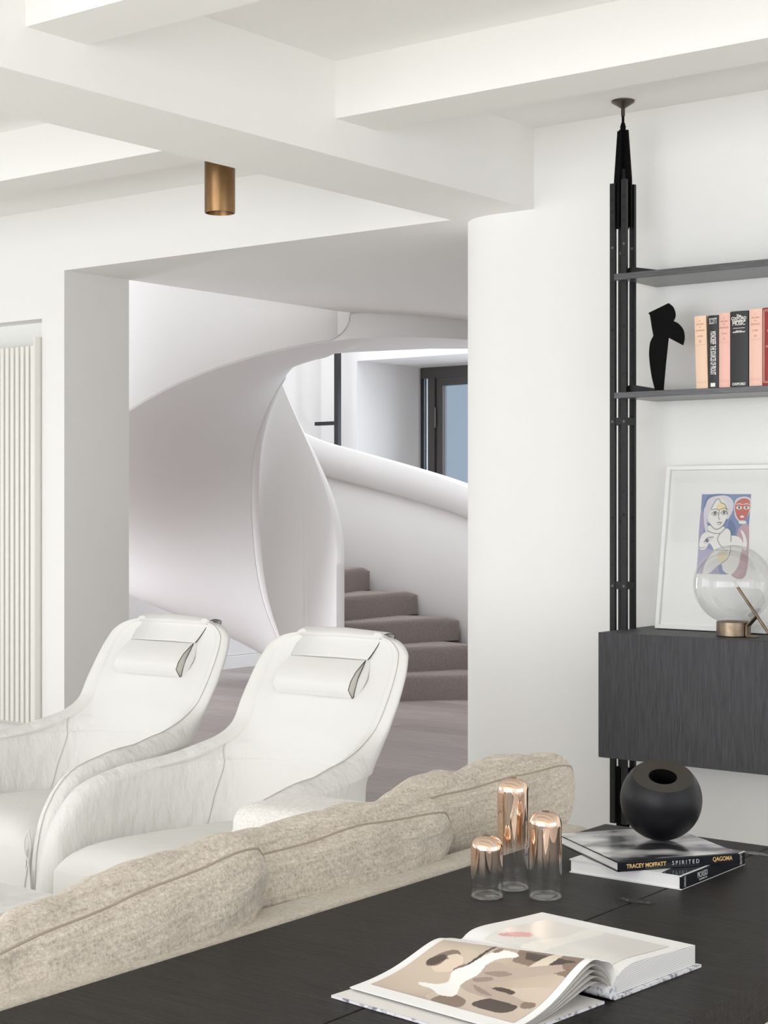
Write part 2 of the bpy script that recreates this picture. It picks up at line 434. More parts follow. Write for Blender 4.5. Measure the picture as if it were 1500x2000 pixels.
def ring(phis, r0, r1, zb, zt, rnd=.012):
    """curved wall between two radii; zb, zt give bottom and top at an angle"""
    b = MB(); rows = []
    for ph in phis:
        B, T = zb(ph), zt(ph)
        if T < B + .03: T = B + .03
        q = rnd
        rows.append([pol(ph, r0, B + q), pol(ph, r0 + q, B), pol(ph, r1 - q, B), pol(ph, r1, B + q), pol(ph, r1, T - q), pol(ph, r1 - q, T), pol(ph, r0 + q, T), pol(ph, r0, T - q)])
    b.grid(rows, closed=True, flip=True)
    n = len(rows); b.f.append(tuple(range(8))); b.m.append(0); b.f.append(tuple(range((n - 1) * 8, n * 8))[::-1]); b.m.append(0)
    return b
def obot(ph):
    z = interp(O_T, ph)
    if ph > 279: t = (ph - 279) / 5; z += .13 * (1 - sqrt(max(0, 1 - t * t)))
    return max(z, 0)
phis = [x * 1.5 for x in range(-12, 186)] + [279 + .25 * k for k in range(0, 21)]
ring(phis, RI, RO, obot, lambda p: interp(TOP_T, p)).build('outer_balustrade', 'plaster_grey_white', st, smooth=True, angle=50)
ph2 = [x * 1.5 for x in range(-12, 145)]
ring(ph2, RI - .035, RI - .001, lambda p: interp(TOP_T, p) - .225 - .0006 * max(0, p - 40), lambda p: interp(TOP_T, p) + .004).build('handrail_band', 'plaster_grey_white', st, smooth=True, angle=50)
# edge of the landing, set back behind the rounded end of the balustrade
ring([284.5 + .5 * k for k in range(0, 90)], 1.40, 1.475, lambda p: 2.245, lambda p: 2.64).build('landing_fascia', 'plaster_grey_white', st, smooth=True, angle=50)
def itop(p): return 1.03 + .0098 * (p - 10)
ring([x * 2.0 for x in range(-2, 129)], rI, rO, lambda p: max(0, interp(I_T, p)) - (.004 if p > 82 else 0), itop, .014).build('inner_balustrade', 'plaster_grey_white', st, smooth=True, angle=50)
# carpeted steps
PH0, DP, RS = 9.0, 15.6, .166
for k in range(15):
    a0 = PH0 + DP * k; a1 = a0 + DP * (1.9 if k < 14 else 1.2)
    zt = RS * (k + 1); zb = 0 if k < 6 else None
    rows = []
    m_ = 14
    prof = [(0.0, 0), (0.0, .6), (.0, .80), (.06, .93), (.16, .985), (.3, 1.0), (1, 1)]
    n_r = 10
    bb = MB(); ga = []
    for i in range(n_r + 1):
        r_ = rO + .002 + (RI - .037 - rO) * i / n_r
        row = []
        for t, q in prof:
            ang = a0 + (.0 if t == 0 else t * min(1, .18 / max(r_, .1)) * 22)
            if t == 1: ang = a1
            # rounded nose at the wall end as well
            zed = max(0, interp(I_T, ang), interp(O_T, ang)) + .10 if k >= 5 else 0
            low = max(zt - RS * 1.02, 0) if k < 5 else max(zed if zed < zt - .05 else zt - .05, 0)
            edge = 0
            if i == n_r: edge = .028
            elif i == n_r - 1: edge = .004
            row.append(pol(ang, r_, low + (zt - low) * q - (edge if q > .9 else 0)))
        ga.append(row)
    bb.grid(ga, flip=True)
    n0 = [g_[0] for g_ in ga]; n1 = [g_[-1] for g_ in ga]
    low = min(p.z for p in n0)
    side_low = []
    for (t_, q_), p in zip(prof, ga[-1]):
        ang = a1 if t_ == 1 else a0 + t_ * .18 / RI * 22
        side_low.append(Vector((p.x, p.y, 0 if k < 5 else min(p.z - .001, max(interp(I_T, ang), interp(O_T, ang)) + .10))))
    bb.grid([side_low, ga[-1]], flip=False)
    bb.build('step', 'stair_carpet', st, smooth=True, angle=60)

# black steel post with a short arm by the far wall
pt = thing('steel_post', (-8.37, 10.25, 0), 'slim black steel post with short side arm before the far white hall wall', 'post')
bx('upright', -.021, .021, -.021, .021, 0, 3.4, 'frame_black', pt, bevel=.002)
bx('arm', -.23, -.021, -.018, .018, 1.925, 1.955, 'frame_black', pt, bevel=.002)
bx('wall_fixing', -.02, .02, .021, .15, 3.0, 3.04, 'frame_black', pt)

# ------------------------------------------------------------------ radiator in the niche
rd = thing('column_radiator', (-5.82, 4.965, .21), 'tall white vertical column radiator standing in the wall niche at left', 'radiator')
b = MB()
for k in range(27):
    x = -.022 - .0356 * k
    b.box(x - .0115, x + .0115, -.03, .03, .06, 1.80)
b.build('columns', 'radiator_white', rd, bevel=.004, seg=2)
bx('end_panel', -.012, 0, -.032, .034, 0, 1.84, 'radiator_white', rd, bevel=.003)
for nm, z in (('header_pipe', 1.78), ('header_pipe', .06)):
    b = MB(); b.tube([(-.012, .004, z), (-.99, .004, z)], .017, 12); b.build(nm, 'radiator_white', rd, smooth=True, angle=40)
for z in (.3, 1.5):
    bx('wall_bracket', -.50, -.46, .03, .116, z, z + .04, 'radiator_white', rd)
bx('foot', -.10, -.06, -.02, .03, -.13, .03, 'radiator_white', rd); bx('foot', -.90, -.86, -.02, .03, -.13, .03, 'radiator_white', rd)

# ------------------------------------------------------------------ brass downlight
sp = thing('ceiling_downlight', (-4.07, 4.31, 2.335), 'cylindrical aged brass downlight hanging from the ceiling behind the main beam', 'light')
b = MB()
b.lathe([(.0555, .297), (.0555, .004), (.0545, 0), (.0505, 0), (.0500, .003), (.049, .06), (.036, .075), (.0, .08)], 64)
b.build('housing', 'antique_brass', sp, smooth=True, angle=40)
b = MB(); b.lathe([(.0, .060), (.024, .060), (.030, .068), (.033, .0765)], 40); b.build('lamp_lens', 'china_white', sp, smooth=True)

# ------------------------------------------------------------------ shelving: pole, shelves, cabinet
pole = thing('shelving_pole', (-2.694, 4.81, 0), 'black floor to ceiling pole of four perforated slats holding the wall shelves', 'pole')
AX, AY = .0215, .028
for sx, sy, zt in ((-1, -1, 2.352), (1, -1, 2.362), (1, 1, 2.352), (-1, 1, 2.34)):
    b = MB(); b.box(sx * AX - .0095, sx * AX + .0095, sy * AY - .0065, sy * AY + .0065, .215, zt)
    h = b
    z = zt - .055; k = 0
    while z > .25:
        r = .0048 if k < 3 or k % 8 == 7 else .003
        mt = Matrix.Translation((sx * AX + .001, sy * AY - .0068, z)) @ Matrix.Rotation(pi / 2, 4, 'X')
        h.lathe([(0, 0), (r, 0), (r, -.0005)], 12, mtx=mt, mi=1)
        z -= .040 if k < 3 else .0785; k += 1
    q = b
    for z in (zt - .215, 1.556, 1.008):
        mt = Matrix.Translation((sx * AX + .001, sy * AY - .0071, z)) @ Matrix.Rotation(pi / 2, 4, 'X')
        q.lathe([(.0016, 0), (.0042, .0002), (.0046, -.001)], 14, mtx=mt, mi=2)
    b.build('slat', ['blackened_steel', 'hole_black', 'rivet_steel'], pole)
def fin(z0, z1, w0, w1, zb, mtx, wb):
    """two crossed tapering plates"""
    b = MB()
    for ang in (R(0), R(90)):
        mm = Matrix.Rotation(ang, 4, 'Z')
        pr = [(-wb, zb), (wb, zb), (wb, z0), (w1, z1), (-w1, z1), (-wb, z0)]
        v = [Vector((x, -.004, z)) for x, z in pr] + [Vector((x, .004, z)) for x, z in pr]
        n = len(pr)
        b.add([mtx @ mm @ q for q in v], [tuple(range(n)), tuple(range(n, 2 * n))[::-1]] + [((i + 1) % n, i, n + i, n + (i + 1) % n) for i in range(n)])
    return b
I4 = Matrix.Identity(4)
fin(2.365, 2.532, .034, .0195, 2.205, I4, .0325).build('tapered_head', 'matte_black', pole)
b = MB(); b.box(-.014, .014, -.014, .014, 2.21, 2.40); b.build('head_core', 'blackened_steel', pole)
b = MB(); b.lathe([(.0, .0), (.0, 0)], 3)
b = MB(); b.lathe([(.0095, 2.53), (.0095, 2.548)], 20, close=True); b.lathe([(.0075, 2.548), (.0075, 2.556)], 20, close=True); b.lathe([(.0045, 2.55), (.0045, 2.592)], 16, close=True)
b.build('threaded_rod', 'matte_black', pole, smooth=True, angle=40)
b = MB(); b.lathe([(.0065, 2.580), (.0068, 2.606), (.038, 2.626), (.0385, 2.631), (.0, 2.6315)], 40); b.lathe([(.0, 2.580), (.0065, 2.580)], 40)
b.build('ceiling_cup', 'bronze_steel', pole, smooth=True, angle=50)
fin(.30, .07, .0, .016, .40, I4, .0285).build('tapered_foot', 'matte_black', pole)
b = MB(); b.lathe([(.0065, .07), (.0068, .03), (.036, .004), (.036, 0)], 30, close=True); b.build('floor_cup', 'bronze_steel', pole, smooth=True, angle=50)
for z in (1.545, .997):
    b = MB(); b.prism([(-AX - .009, -AY - .004), (AX + .009, -AY - .004), (AX + .009, AY + .004), (-AX - .009, AY + .004), (-AX - .009, -AY + .006), (-AX + .008, -AY + .006), (-AX + .008, AY - .006), (AX - .008, AY - .006), (AX - .008, -AY + .005), (-AX - .009, -AY + .005)], z, z + .024)
    b.build('spacer_block', 'blackened_steel', pole)

def shelf(z0, z1, y0, label):
    t = thing('wall_shelf', (-2.68, 0, z0), label, 'shelf', 'dark oak shelves on the pole')
    b = MB(); b.prism([(0, y0), (1.30, y0), (1.30, 4.968), (.026, 4.968), (.026, 4.778), (0, 4.778)], 0, z1 - z0)
    b.build('board', 'shelf_oak', t, bevel=.0012)
    b = MB()
    b.prism([(.0, 0), (.17, 0), (.012, .030), (.0, .024)], -.0015, .0015, mtx=Matrix.Translation((.014, 4.80, z1 - z0 + .0005)) @ Matrix.Rotation(pi / 2, 4, 'X') @ Matrix.Translation((-.005, 0, 0)))
    b.build('bracket', 'blackened_steel', t)
    return t
shelf(2.020, 2.041, 4.725, 'upper dark oak shelf on the pole, empty')
shelf(1.630, 1.649, 4.725, 'lower dark oak shelf holding the books and the black sculpture')
cb = thing('wall_cabinet', (-2.66, 0, .461), 'dark charcoal oak box cabinet fixed to the wall below the shelves', 'cabinet')
b = MB(); b.prism([(-.013, 4.628), (1.5, 4.628), (1.5, 4.968), (-.013, 4.968), (-.013, 4.85), (.002, 4.85), (.002, 4.77), (-.013, 4.77)], 0, .404); b.build('body', 'cabinet_oak', cb, bevel=.0015)
bx('front_panel', -.013, 1.5, 4.61, 4.6275, -.001, .404, 'cabinet_oak', cb, bevel=.0012)

# sculpture: folded black sheet
sc = thing('leaf_sculpture', (-2.53, 4.80, 1.6495), 'black folded sheet metal sculpture of leaf shapes on the lower shelf', 'sculpture')
def sheet(name, pts, ang, off, parent, mtn='matte_black'):
    b = MB(); b.prism(pts, -.0016, .0016, mtx=Matrix.Translation(off) @ Matrix.Rotation(ang, 4, 'Z') @ Matrix.Rotation(pi / 2, 4, 'X'))
    return b.build(name, mtn, parent)
k_ = .281 / 157   # metres per traced unit along the shelf
def arc(c, r0, a0, a1, n, ry=None):
    return [(c[0] + r0 * cos(R(a0 + (a1 - a0) * i / n)), c[1] + (ry or r0) * sin(R(a0 + (a1 - a0) * i / n))) for i in range(n + 1)]
body = [(p[0], p[1]) for p in catmull([(-.036, 0, 0), (-.050, .05, 0), (-.058, .10, 0), (-.060, .135, 0), (-.056, .165, 0), (-.047, .182, 0), (-.044, .186, 0)], 5)]
body += [(-.050, .215), (-.058, .262), (.0, .232), (.005, .205), (.012, .182), (.002, .10), (-.008, 0)]
sheet('lower_leaf', body, 0, (0, 0, 0), sc)
crown = [(-.058, .262), (.013, .290)] + [(p[0], p[1]) for p in catmull([(.013, .290, 0), (.028, .277, 0), (.036, .258, 0), (.036, .242, 0), (.029, .229, 0)], 5)]
crown += [(p[0], p[1]) for p in catmull([(.031, .230, 0), (.048, .220, 0), (.064, .199, 0), (.068, .172, 0), (.063, .149, 0)], 5)] + [(.010, .178), (-.02, .21)]
sheet('upper_leaf', crown, R(6), (0, -.004, 0), sc)
b = MB(); b.box(-.078, .012, -.045, .02, -.0003, .003); b.build('base_plate', 'blackened_steel', sc)

# books on the lower shelf (spines flush with the shelf front)
def spine_book(x0, x1, h, mname, label, lean=0, d=.175, edge='book_cream', base=1.6492):
    w = x1 - x0
    t = thing('book', ((x0 + x1) / 2, 4.731, base), label, 'book', 'books standing on the lower shelf')
    t.rotation_euler = (0, lean, 0)
    b = MB(); n = 8
    # rounded spine, boards
    pts = [(-w / 2 + .0002, d)] + [(-w / 2 + .0002 + (w - .0004) * i / n, .004 * (1 - sin(pi * i / n))) for i in range(n + 1)] + [(w / 2 - .0002, d), (w / 2 - .0027, d), (w / 2 - .0027, .008), (-w / 2 + .0027, .008), (-w / 2 + .0027, d)]
    b.prism(pts, 0, h); b.build('cover', mname, t, smooth=True, angle=30)
    bx('pages', -w / 2 + .0029, w / 2 - .0029, .0085, d - .003, .002, h - .004, 'paper_block', t)
    return t, w, h
def on_spine(t, s, size, m, z, sx=1.0, rot=0, nm='spine_lettering', off=0, x=0):
    return text(nm, s, size, m, t, (x, -.0004, z), (pi / 2, rot, 0), .0003, sx, offset=off)
hs = .237
for x0, x1, h, mm, lab, num in ((-2.386, -2.345, .232, 'book_peach', 'pale peach book numbered IV at the left end of the shelf row', 'IV'),
                           (-2.307, -2.269, .236, 'book_pink', 'pink book numbered V between the two black books', 'V'),
                           (-2.204, -2.160, .241, 'book_rose_peach', 'peach book numbered VI between the tall black book and the red one', 'VI')):
    t, w, h = spine_book(x0, x1, h, mm, lab, lean=(-.03 if num == 'IV' else 0))
    for s, z, sz in (('A', .93, .007), ('HISTORY', .885, .0075), ('OF', .845, .006), ('AUSTRALIA', .80, .007), ('CLARK', .72, .007), (num, .645, .013)):
        on_spine(t, s, sz, 'ink_tan', h * z, .85)
    for q in (.60, .095, .075): bx('spine_rule', -w / 2 + .004, w / 2 - .004, -.0003, .0003, h * q, h * q + .0006, 'ink_tan', t)
t, w, h = spine_book(-2.3435, -2.3085, .231, 'book_cloth_black', 'black book with crowded white vertical lettering, beside the numbered IV book')
on_spine(t, 'SCOTT', .0105, 'ink_white', h * .915, .8, nm='spine_lettering').scale = (.80, 2.6, 1)
o = on_spine(t, 'MONCRIEFF  THE SOURCES OF PROUST', .0125, 'ink_white', h * .48, .55, rot=pi / 2, off=.0002); o.scale = (.62, 2.1, 1)
bx('publisher_mark', -.008, .008, -.0007, .0002, .004, .016, 'ink_white', t)
t, w, h = spine_book(-2.2675, -2.2065, .238, 'book_cloth_black', 'tall black book with white OXFORD and MUSIC lettering on the spine')
for s, z, sz, sx in (('The', .937, .0105, 1), ('OXFORD', .902, .0135, .92), ('Companion to', .872, .0082, .95), ('MUSIC', .835, .0165, .92), ('Edited by', .735, .005, 1.1), ('ALISON LATHAM', .722, .0052, 1.05), ('OXFORD', .035, .0115, .95)):
    on_spine(t, s, sz, 'ink_white', h * z, sx, off=.0003)
bx('spine_rule', -.020, .020, -.0006, .0002, h * .772, h * .772 + .0015, 'ink_white', t)
t, w, h = spine_book(-2.158, -2.085, .242, 'book_red', 'dark red book with a pink framed spine at the right end of the row')
b = MB()
for i_, wd in ((.003, .0016), (.007, .0008)):
    x0, x1, z0, z1 = -w / 2 + i_, w / 2 - i_, .006 + i_, h - .004 - i_
    b.box(x0, x0 + wd, -.0006, .0003, z0, z1); b.box(x1 - wd, x1, -.0006, .0003, z0, z1); b.box(x0, x1, -.0006, .0003, z0, z0 + wd); b.box(x0, x1, -.0006, .0003, z1 - wd, z1)
b.build('spine_border', 'book_pink', t)
for s, z in (('HISTORY', .70), ('OF', .60), ('AUSTRALIA', .50)): on_spine(t, s, .0115, 'book_pink', h * z, .85)

# framed picture leaning on the wall above the cabinet
PZ = .8655
pf = thing('framed_picture', (-2.345, 4.862, PZ), 'white framed print of painted figures leaning against the wall on the cabinet', 'picture')
pf.rotation_euler = (-math.atan2(.085, .545), 0, 0)
FW, FH = .50, .548
b = MB()
for a in ((-FW / 2, -FW / 2 + .014, 0, FH), (FW / 2 - .014, FW / 2, 0, FH)): b.box(a[0], a[1], -.016, .004, a[2], a[3])
b.box(-FW / 2 + .014, FW / 2 - .014, -.016, .004, 0, .014); b.box(-FW / 2 + .014, FW / 2 - .014, -.016, .004, FH - .014, FH)
b.build('frame', 'frame_white', pf, bevel=.001)
b = MB(); b.box(-FW / 2 + .013, FW / 2 - .013, -.002, .003, .013, FH - .013); b.build('mount', 'mount_board', pf)
for nm, c in (('art_blue', (.20, .27, .48)), ('art_violet', (.40, .36, .55)), ('art_deep', (.12, .19, .36)), ('art_white', (.86, .85, .82)), ('art_line', (.16, .16, .17)), ('art_yellow', (.85, .76, .48)), ('art_red', (.58, .14, .12)), ('art_mauve', (.55, .36, .42)), ('art_pale', (.72, .70, .76))):
    mat(nm, c, .7)
ART = ['art_blue', 'art_violet', 'art_deep', 'art_white', 'art_line', 'art_yellow', 'art_red', 'art_mauve', 'art_pale']
# painting in its own units (0..62 wide, 0..94 high, y down)
U = .175 / 62; ax, az = -.118, .453
art = MB(); lay = [0]
def pic(pts, mi, mb=None, smooth_=True):
    mb = mb or art; lay[0] += 1; y = -.0026 - .00004 * lay[0]
    if smooth_ and len(pts) > 3:
        q = pts + [pts[0], pts[1], pts[2]]; c = catmull([(p[0], p[1], 0) for p in q], 5)[5:5 + 5 * len(pts)]
        pts = [(p[0], p[1]) for p in c]
    v = [(ax + p[0] * U, y, az - p[1] * U) for p in pts]
    from mathutils.geometry import tessellate_polygon
    tri = tessellate_polygon([[Vector(p) for p in v]])
    mb.add(v, [tuple(t_) for t_ in tri], mi)
def ell(cx, cy, rx, ry, n=20, rot=0): return [(cx + rx * cos(2 * pi * i / n) * cos(rot) - ry * sin(2 * pi * i / n) * sin(rot), cy + rx * cos(2 * pi * i / n) * sin(rot) + ry * sin(2 * pi * i / n) * cos(rot)) for i in range(n)]
def stroke(pts, w, mi):
    c = catmull([(p[0], p[1], 0) for p in pts], 6); l = []; r_ = []
    for i, p in enumerate(c):
        a = c[max(i - 1, 0)]; d_ = c[min(i + 1, len(c) - 1)] - a
        d_ = d_.normalized() if d_.length > 0 else Vector((1, 0, 0)); n_ = Vector((-d_.y, d_.x, 0)) * w * .5
        l.append((p + n_)[:2]); r_.append((p - n_)[:2])
    pic(l + r_[::-1], mi, smooth_=False)
pic([(0, 0), (62, 0), (62, 94), (0, 94)], 0, smooth_=False)
pic([(0, 62), (20, 66), (24, 80), (30, 94), (0, 94)], 1, smooth_=False)
pic([(0, 20), (6, 30), (4, 50), (0, 62)], 1)
pic([(8, 2), (30, -0), (34, 4), (12, 12), (6, 30), (10, 36), (4, 20)], 2)
pic([(38, 30), (46, 40), (44, 52), (40, 60), (36, 44)], 2)
pic([(50, 40), (62, 38), (62, 94), (44, 94), (52, 70), (48, 55)], 7)
pic([(44, 6), (53, 3), (62, 6), (62, 20), (56, 30), (50, 32), (44, 26), (42, 14)], 8)
pic([(45, 9), (53, 5), (61, 8), (61, 20), (57, 29), (51, 31), (46, 26), (43, 16)], 6)
pic([(6, 12), (10, 5), (20, 2), (32, 2), (40, 8), (41, 18), (37, 27), (33, 30), (12, 34), (8, 28), (5, 22)], 8)
pic([(13, 18), (16, 9), (24, 5), (32, 12), (34, 20), (33, 30), (28, 38), (21, 41), (14, 36), (10, 27)], 3)
pic([(20, 14), (26, 9), (31, 13), (31, 18), (22, 19)], 5)
pic([(9, 40), (14, 37), (22, 42), (30, 38), (34, 44), (26, 48), (14, 45)], 3)
pic([(2, 52), (6, 46), (16, 43), (28, 45), (36, 48), (50, 50), (56, 58), (54, 72), (52, 84), (44, 94), (34, 90), (30, 82), (18, 92), (8, 94), (12, 78), (18, 70), (20, 66), (14, 58), (10, 64), (4, 66), (1, 62)], 3)
pic([(34, 40), (40, 44), (41, 56), (36, 64), (28, 60), (25, 52), (27, 45)], 3)
pic([(4, 18), (6, 17), (9, 34), (12, 44), (8, 45), (5, 32)], 8)
pic([(52, 42), (57, 46), (61, 56), (60, 66), (56, 62), (56, 52)], 3)
pic([(26, 70), (36, 68), (38, 74), (34, 80), (26, 78)], 5)
for cx_, cy_ in ((18.5, 23), (30, 22)):
    pic(ell(cx_, cy_, 4.4, 2.6), 3); stroke([(cx_ - 4.5, cy_), (cx_, cy_ - 2.8), (cx_ + 4.5, cy_)], .7, 4); stroke([(cx_ - 4.5, cy_), (cx_, cy_ + 2.6), (cx_ + 4.5, cy_)], .6, 4)
    pic(ell(cx_, cy_ - .4, 1.9, 2.0), 4); stroke([(cx_ - 5, cy_ - 4), (cx_, cy_ - 5.5), (cx_ + 5, cy_ - 4)], .7, 4)
for cx_, cy_ in ((48.5, 16), (57.5, 16)):
    pic(ell(cx_, cy_, 3.6, 2.1), 3); pic(ell(cx_, cy_ - .2, 1.6, 1.6), 4); stroke([(cx_ - 4, cy_ - 3.5), (cx_, cy_ - 4.6), (cx_ + 4, cy_ - 3.5)], .8, 3)
pic(ell(53, 26.5, 2.6, 1.3), 3)
pic(ell(54, 33, 5, 2), 3)
stroke([(24, 18), (23.5, 28), (25.5, 30)], .6, 4); stroke([(22, 34), (24.5, 33), (26, 34), (28, 33)], 1.0, 4); stroke([(23, 35.5), (25.5, 36), (27.5, 35)], .6, 4)
stroke([(13, 36), (21, 41.5), (29, 38), (34, 29)], .7, 4); stroke([(13, 18), (18, 8), (23, 6), (25, 10), (31, 13), (34, 24)], .7, 4)
stroke([(10, 43), (18, 46), (27, 46), (34, 40), (40, 44), (41, 56)], .7, 4); stroke([(27, 46), (24, 53), (28, 60), (33, 64)], .7, 4)
pic([(7, 56), (11, 52), (19, 51), (15, 55), (11, 59), (8, 59)], 8); pic(ell(11, 55, 2, 2.2), 4); stroke([(7, 57), (11, 52), (19, 50.5)], .8, 4)
stroke([(1, 62), (5, 64), (9, 62)], .6, 4); stroke([(20, 66), (30, 66), (38, 66)], .6, 4); stroke([(30, 82), (38, 76), (41, 68), (41, 60)], .6, 4)
for k in range(4): stroke([(22 + k * 2.4, 76), (18 + k * 2.2, 84), (13 + k * 2.6, 90)], .5, 8)
art.build('print', ART, pf)
b = MB(); b.box(-FW / 2 + .0135, FW / 2 - .0135, -.0105, -.0090, .0135, FH - .0135); b.build('glass', 'picture_glass', pf)

# globe table lamps on the cabinet
def globe_lamp(x, y, rz, label):
    t = thing('globe_lamp', (x, y, PZ), label, 'lamp', None, rz)
    b = MB(); b.lathe([(.0, 0), (.0505, 0), (.052, .002), (.052, .044), (.0505, .046), (.047, .044), (.040, .034), (.0, .030)], 56); b.build('base_cup', 'lamp_bronze', t, smooth=True, angle=35)
    r = .124; z0 = .162
    b = MB(); b.lathe([(r * sin(a), z0 - r * cos(a)) for a in [pi * k / 40 for k in range(0, 41)]], 64)
    globe = b.build('glass_globe', 'globe_glass', t, smooth=True)
    a = Vector((.004, 0, .170)); e = Vector((.140, -.004, .006)); d_ = (e - a).normalized()
    b = MB(); b.tube([a + d_ * .022, e], .0048, 14); b.build('rod', 'lamp_bronze', t, smooth=True, angle=40)
    b = MB(); b.tube([a, a + d_ * .006, a + d_ * .020, a + d_ * .023], [.002, .0042, .0042, .003], 12); b.build('bulb', 'clear_glass', t, smooth=True)
    b = MB(); c = a + d_ * .128
    b.tube([c - d_ * .010, c - d_ * .004], .022, 30); b.build('glass_collar', 'globe_glass', t, smooth=True, angle=40)
    b = MB()
    pts = [(.053, .012), (.059, .004), (.098, .004), (.098, .001), (.056, .001), (.050, .010), (.050, .040), (.088, .072), (.092, .069), (.056, .038), (.053, .034)]
    pts = [(.090, .0005), (.057, .0005), (.053, .004), (.053, .036), (.086, .068), (.089, .0655), (.0575, .034), (.0575, .006), (.059, .0045), (.090, .0045)]
    b.prism(pts, -.013, .013, mtx=Matrix.Rotation(pi / 2, 4, 'X')); b.build('bracket', 'lamp_bronze', t, bevel=.0008)
    return t
globe_lamp(-2.259, 4.735, R(-8), 'clear glass globe lamp in a bronze cup in front of the framed print')

# ------------------------------------------------------------------ lounge chairs
KX = 1.12
def kz(z): return 1.12 * z - .1536
NODES = [(.105, .372, .932), (.150, .366, .924), (.182, .355, .903), (.194, .342, .880), (.202, .312, .831), (.201, .268, .761), (.192, .215, .692), (.203, .115, .648), (.223, -.026, .622), (.236, -.163, .612), (.239, -.282, .583), (.238, -.354, .513), (.240, -.383, .435), (.244, -.395, .355), (.246, -.398, .25), (.245, -.398, .16)]
def make_chair(loc, rz, label):
    t = thing('lounge_chair', loc, label, 'chair', 'white slipcovered lounge chairs', rz)
    rim = [Vector((p[0] * KX, p[1] * KX, kz(p[2]))) for p in catmull(NODES, 5)]
    def yb(z):                                       # recline of the inner back
        zr = kz(.69); return .262 + (z - zr) * (.62 if z > zr else .42)
    ROWS_I, ROWS_O, ROWS_M = [], [], []
    NA = 44
    for i, p in enumerate(rim):
        a = rim[max(i - 1, 0)]; c = rim[min(i + 1, len(rim) - 1)]
        T = Vector((0, c.y - a.y, c.z - a.z)).normalized(); Nn = Vector((0, T.z, -T.y))
        roll = .35 + .65 * min(1, max(0, (kz(.72) - p.z) / .10))
        deep = max(yb(p.z), p.y + .004)
        thick = .050 + .032 * min(1, max(0, (kz(.88) - p.z) / .45))
        e = 2.0 + 1.6 * min(1, max(0, (kz(.75) - p.z) / .25))
        ri, ro, rm = [], [], []
        for k in range(NA + 1):
            th = pi * k / NA; cs, sn = cos(th), sin(th)
            fx = math.copysign(abs(cs) ** (2 / e), cs); fy = abs(sn) ** (2 / e)
            wob = .0035 * noise.noise(Vector((fx * 5, p.y * 9, p.z * 9)) * 1.3)
            arm = min(1, max(0, (kz(.70) - p.z) / .05)) * (1 if abs(fx) > .75 else 0)
            fold = .007 * arm * noise.noise(Vector((p.y * 3 + k * .0, (deep - p.y) * fy * 26 + p.y * 26, p.z * 2.5))) + .003 * arm * noise.noise(Vector((5, ((deep - p.y) * fy + p.y) * 60, p.z * 6)))
            ri.append(Vector((p.x * fx - math.copysign(fold, fx), p.y + (deep - p.y) * fy, p.z + wob)))
            bulge = .018 * sn
            wo = p.x + thick
            ro.append(Vector((wo * fx, p.y + (deep + thick + .012 - p.y) * fy, p.z - .004 + wob)))
        for k in range(NA + 1):
            m_ = (ri[k] + ro[k]) * .5
            rm.append(m_)
        ROWS_I.append(ri); ROWS_O.append(ro)
        rim[i] = p
        # rim roll on each side
        ROWS_M.append([(ri[0] * .82 + ro[0] * .18 + Nn * .016 * roll, ri[0] * .5 + ro[0] * .5 + Nn * .024 * roll, ri[0] * .18 + ro[0] * .82 + Nn * .016 * roll),
                       (ri[-1] * .18 + ro[-1] * .82 + Nn * .016 * roll, ri[-1] * .5 + ro[-1] * .5 + Nn * .024 * roll, ri[-1] * .82 + ro[-1] * .18 + Nn * .016 * roll)])
    b = MB()
    # full closed loops: inner (right to left), left roll, outer (left to right), right roll
    loops = []
    for ri, ro, (mr, ml) in zip(ROWS_I, ROWS_O, ROWS_M):
        loops.append(ri + [ml[2], ml[1], ml[0]] + ro[::-1] + [mr[2], mr[1], mr[0]])
    b.grid(loops, closed=True, flip=False)
    # close the top with a rounded cap
    L0 = loops[0]; n = len(L0)
    ri, ro = ROWS_I[0], ROWS_O[0]
    cap1 = [ri[k].lerp(ro[k], .22) + Vector((0, 0, .011)) for k in range(NA + 1)]; cap2 = [ri[k].lerp(ro[k], .5) + Vector((0, 0, .015)) for k in range(NA + 1)]; cap3 = [ri[k].lerp(ro[k], .78) + Vector((0, 0, .010)) for k in range(NA + 1)]
    b.grid([ri, cap1, cap2, cap3, ro], flip=False)
    mr, ml = ROWS_M[0]
    for s_ in (0, -1):
        mm = mr if s_ == 0 else ml
        q = [ri[s_], cap1[s_], cap2[s_], cap3[s_], ro[s_]]
        mm_ = list(mm) if s_ == 0 else [mm[2], mm[1], mm[0]]
        b.add([q[0], mm_[0], mm_[1], mm_[2], q[4], q[3], q[2], q[1]], [(0, 1, 7), (1, 2, 6, 7), (2, 3, 5, 6), (3, 4, 5)])
    # bottom
    b.add(loops[-1], [tuple(range(n))])
    # arms get the crumpled loose cover, the back panel stays taut
    fm = []
    for f in b.f:
        c = sum((Vector(b.v[i]) for i in f), Vector()) / len(f)
        fm.append(0 if (c.z > kz(.66) or (abs(c.x) < .16)) else 1)
    b.m = fm
    shell = b.build('shell', ['chair_cotton_back', 'chair_cotton_arm'], t, smooth=True, angle=80)
    sd = shell.modifiers.new('soft', 'SUBSURF'); sd.levels = 1; sd.render_levels = 1
    # seam piping along both inner edges of the cover and down the back panel joins
    for s_ in (0,):
        sm = MB()
        pts = [r_[s_] * .86 + q[s_] * .14 + Vector((0, 0, 0)) for r_, q in zip(ROWS_I, ROWS_O)][2:-1]
        Ns = []
        for i in range(len(pts)):
            Ns.append(ROWS_M[i + 2][0 if s_ == 0 else 1][1])
        sm.tube([q * .995 + pts[i] * .005 for i, q in enumerate(Ns)], .0011, 6)
        sm.build('seam', 'seam_grey', t, smooth=True)
    js = MB(); pts = []
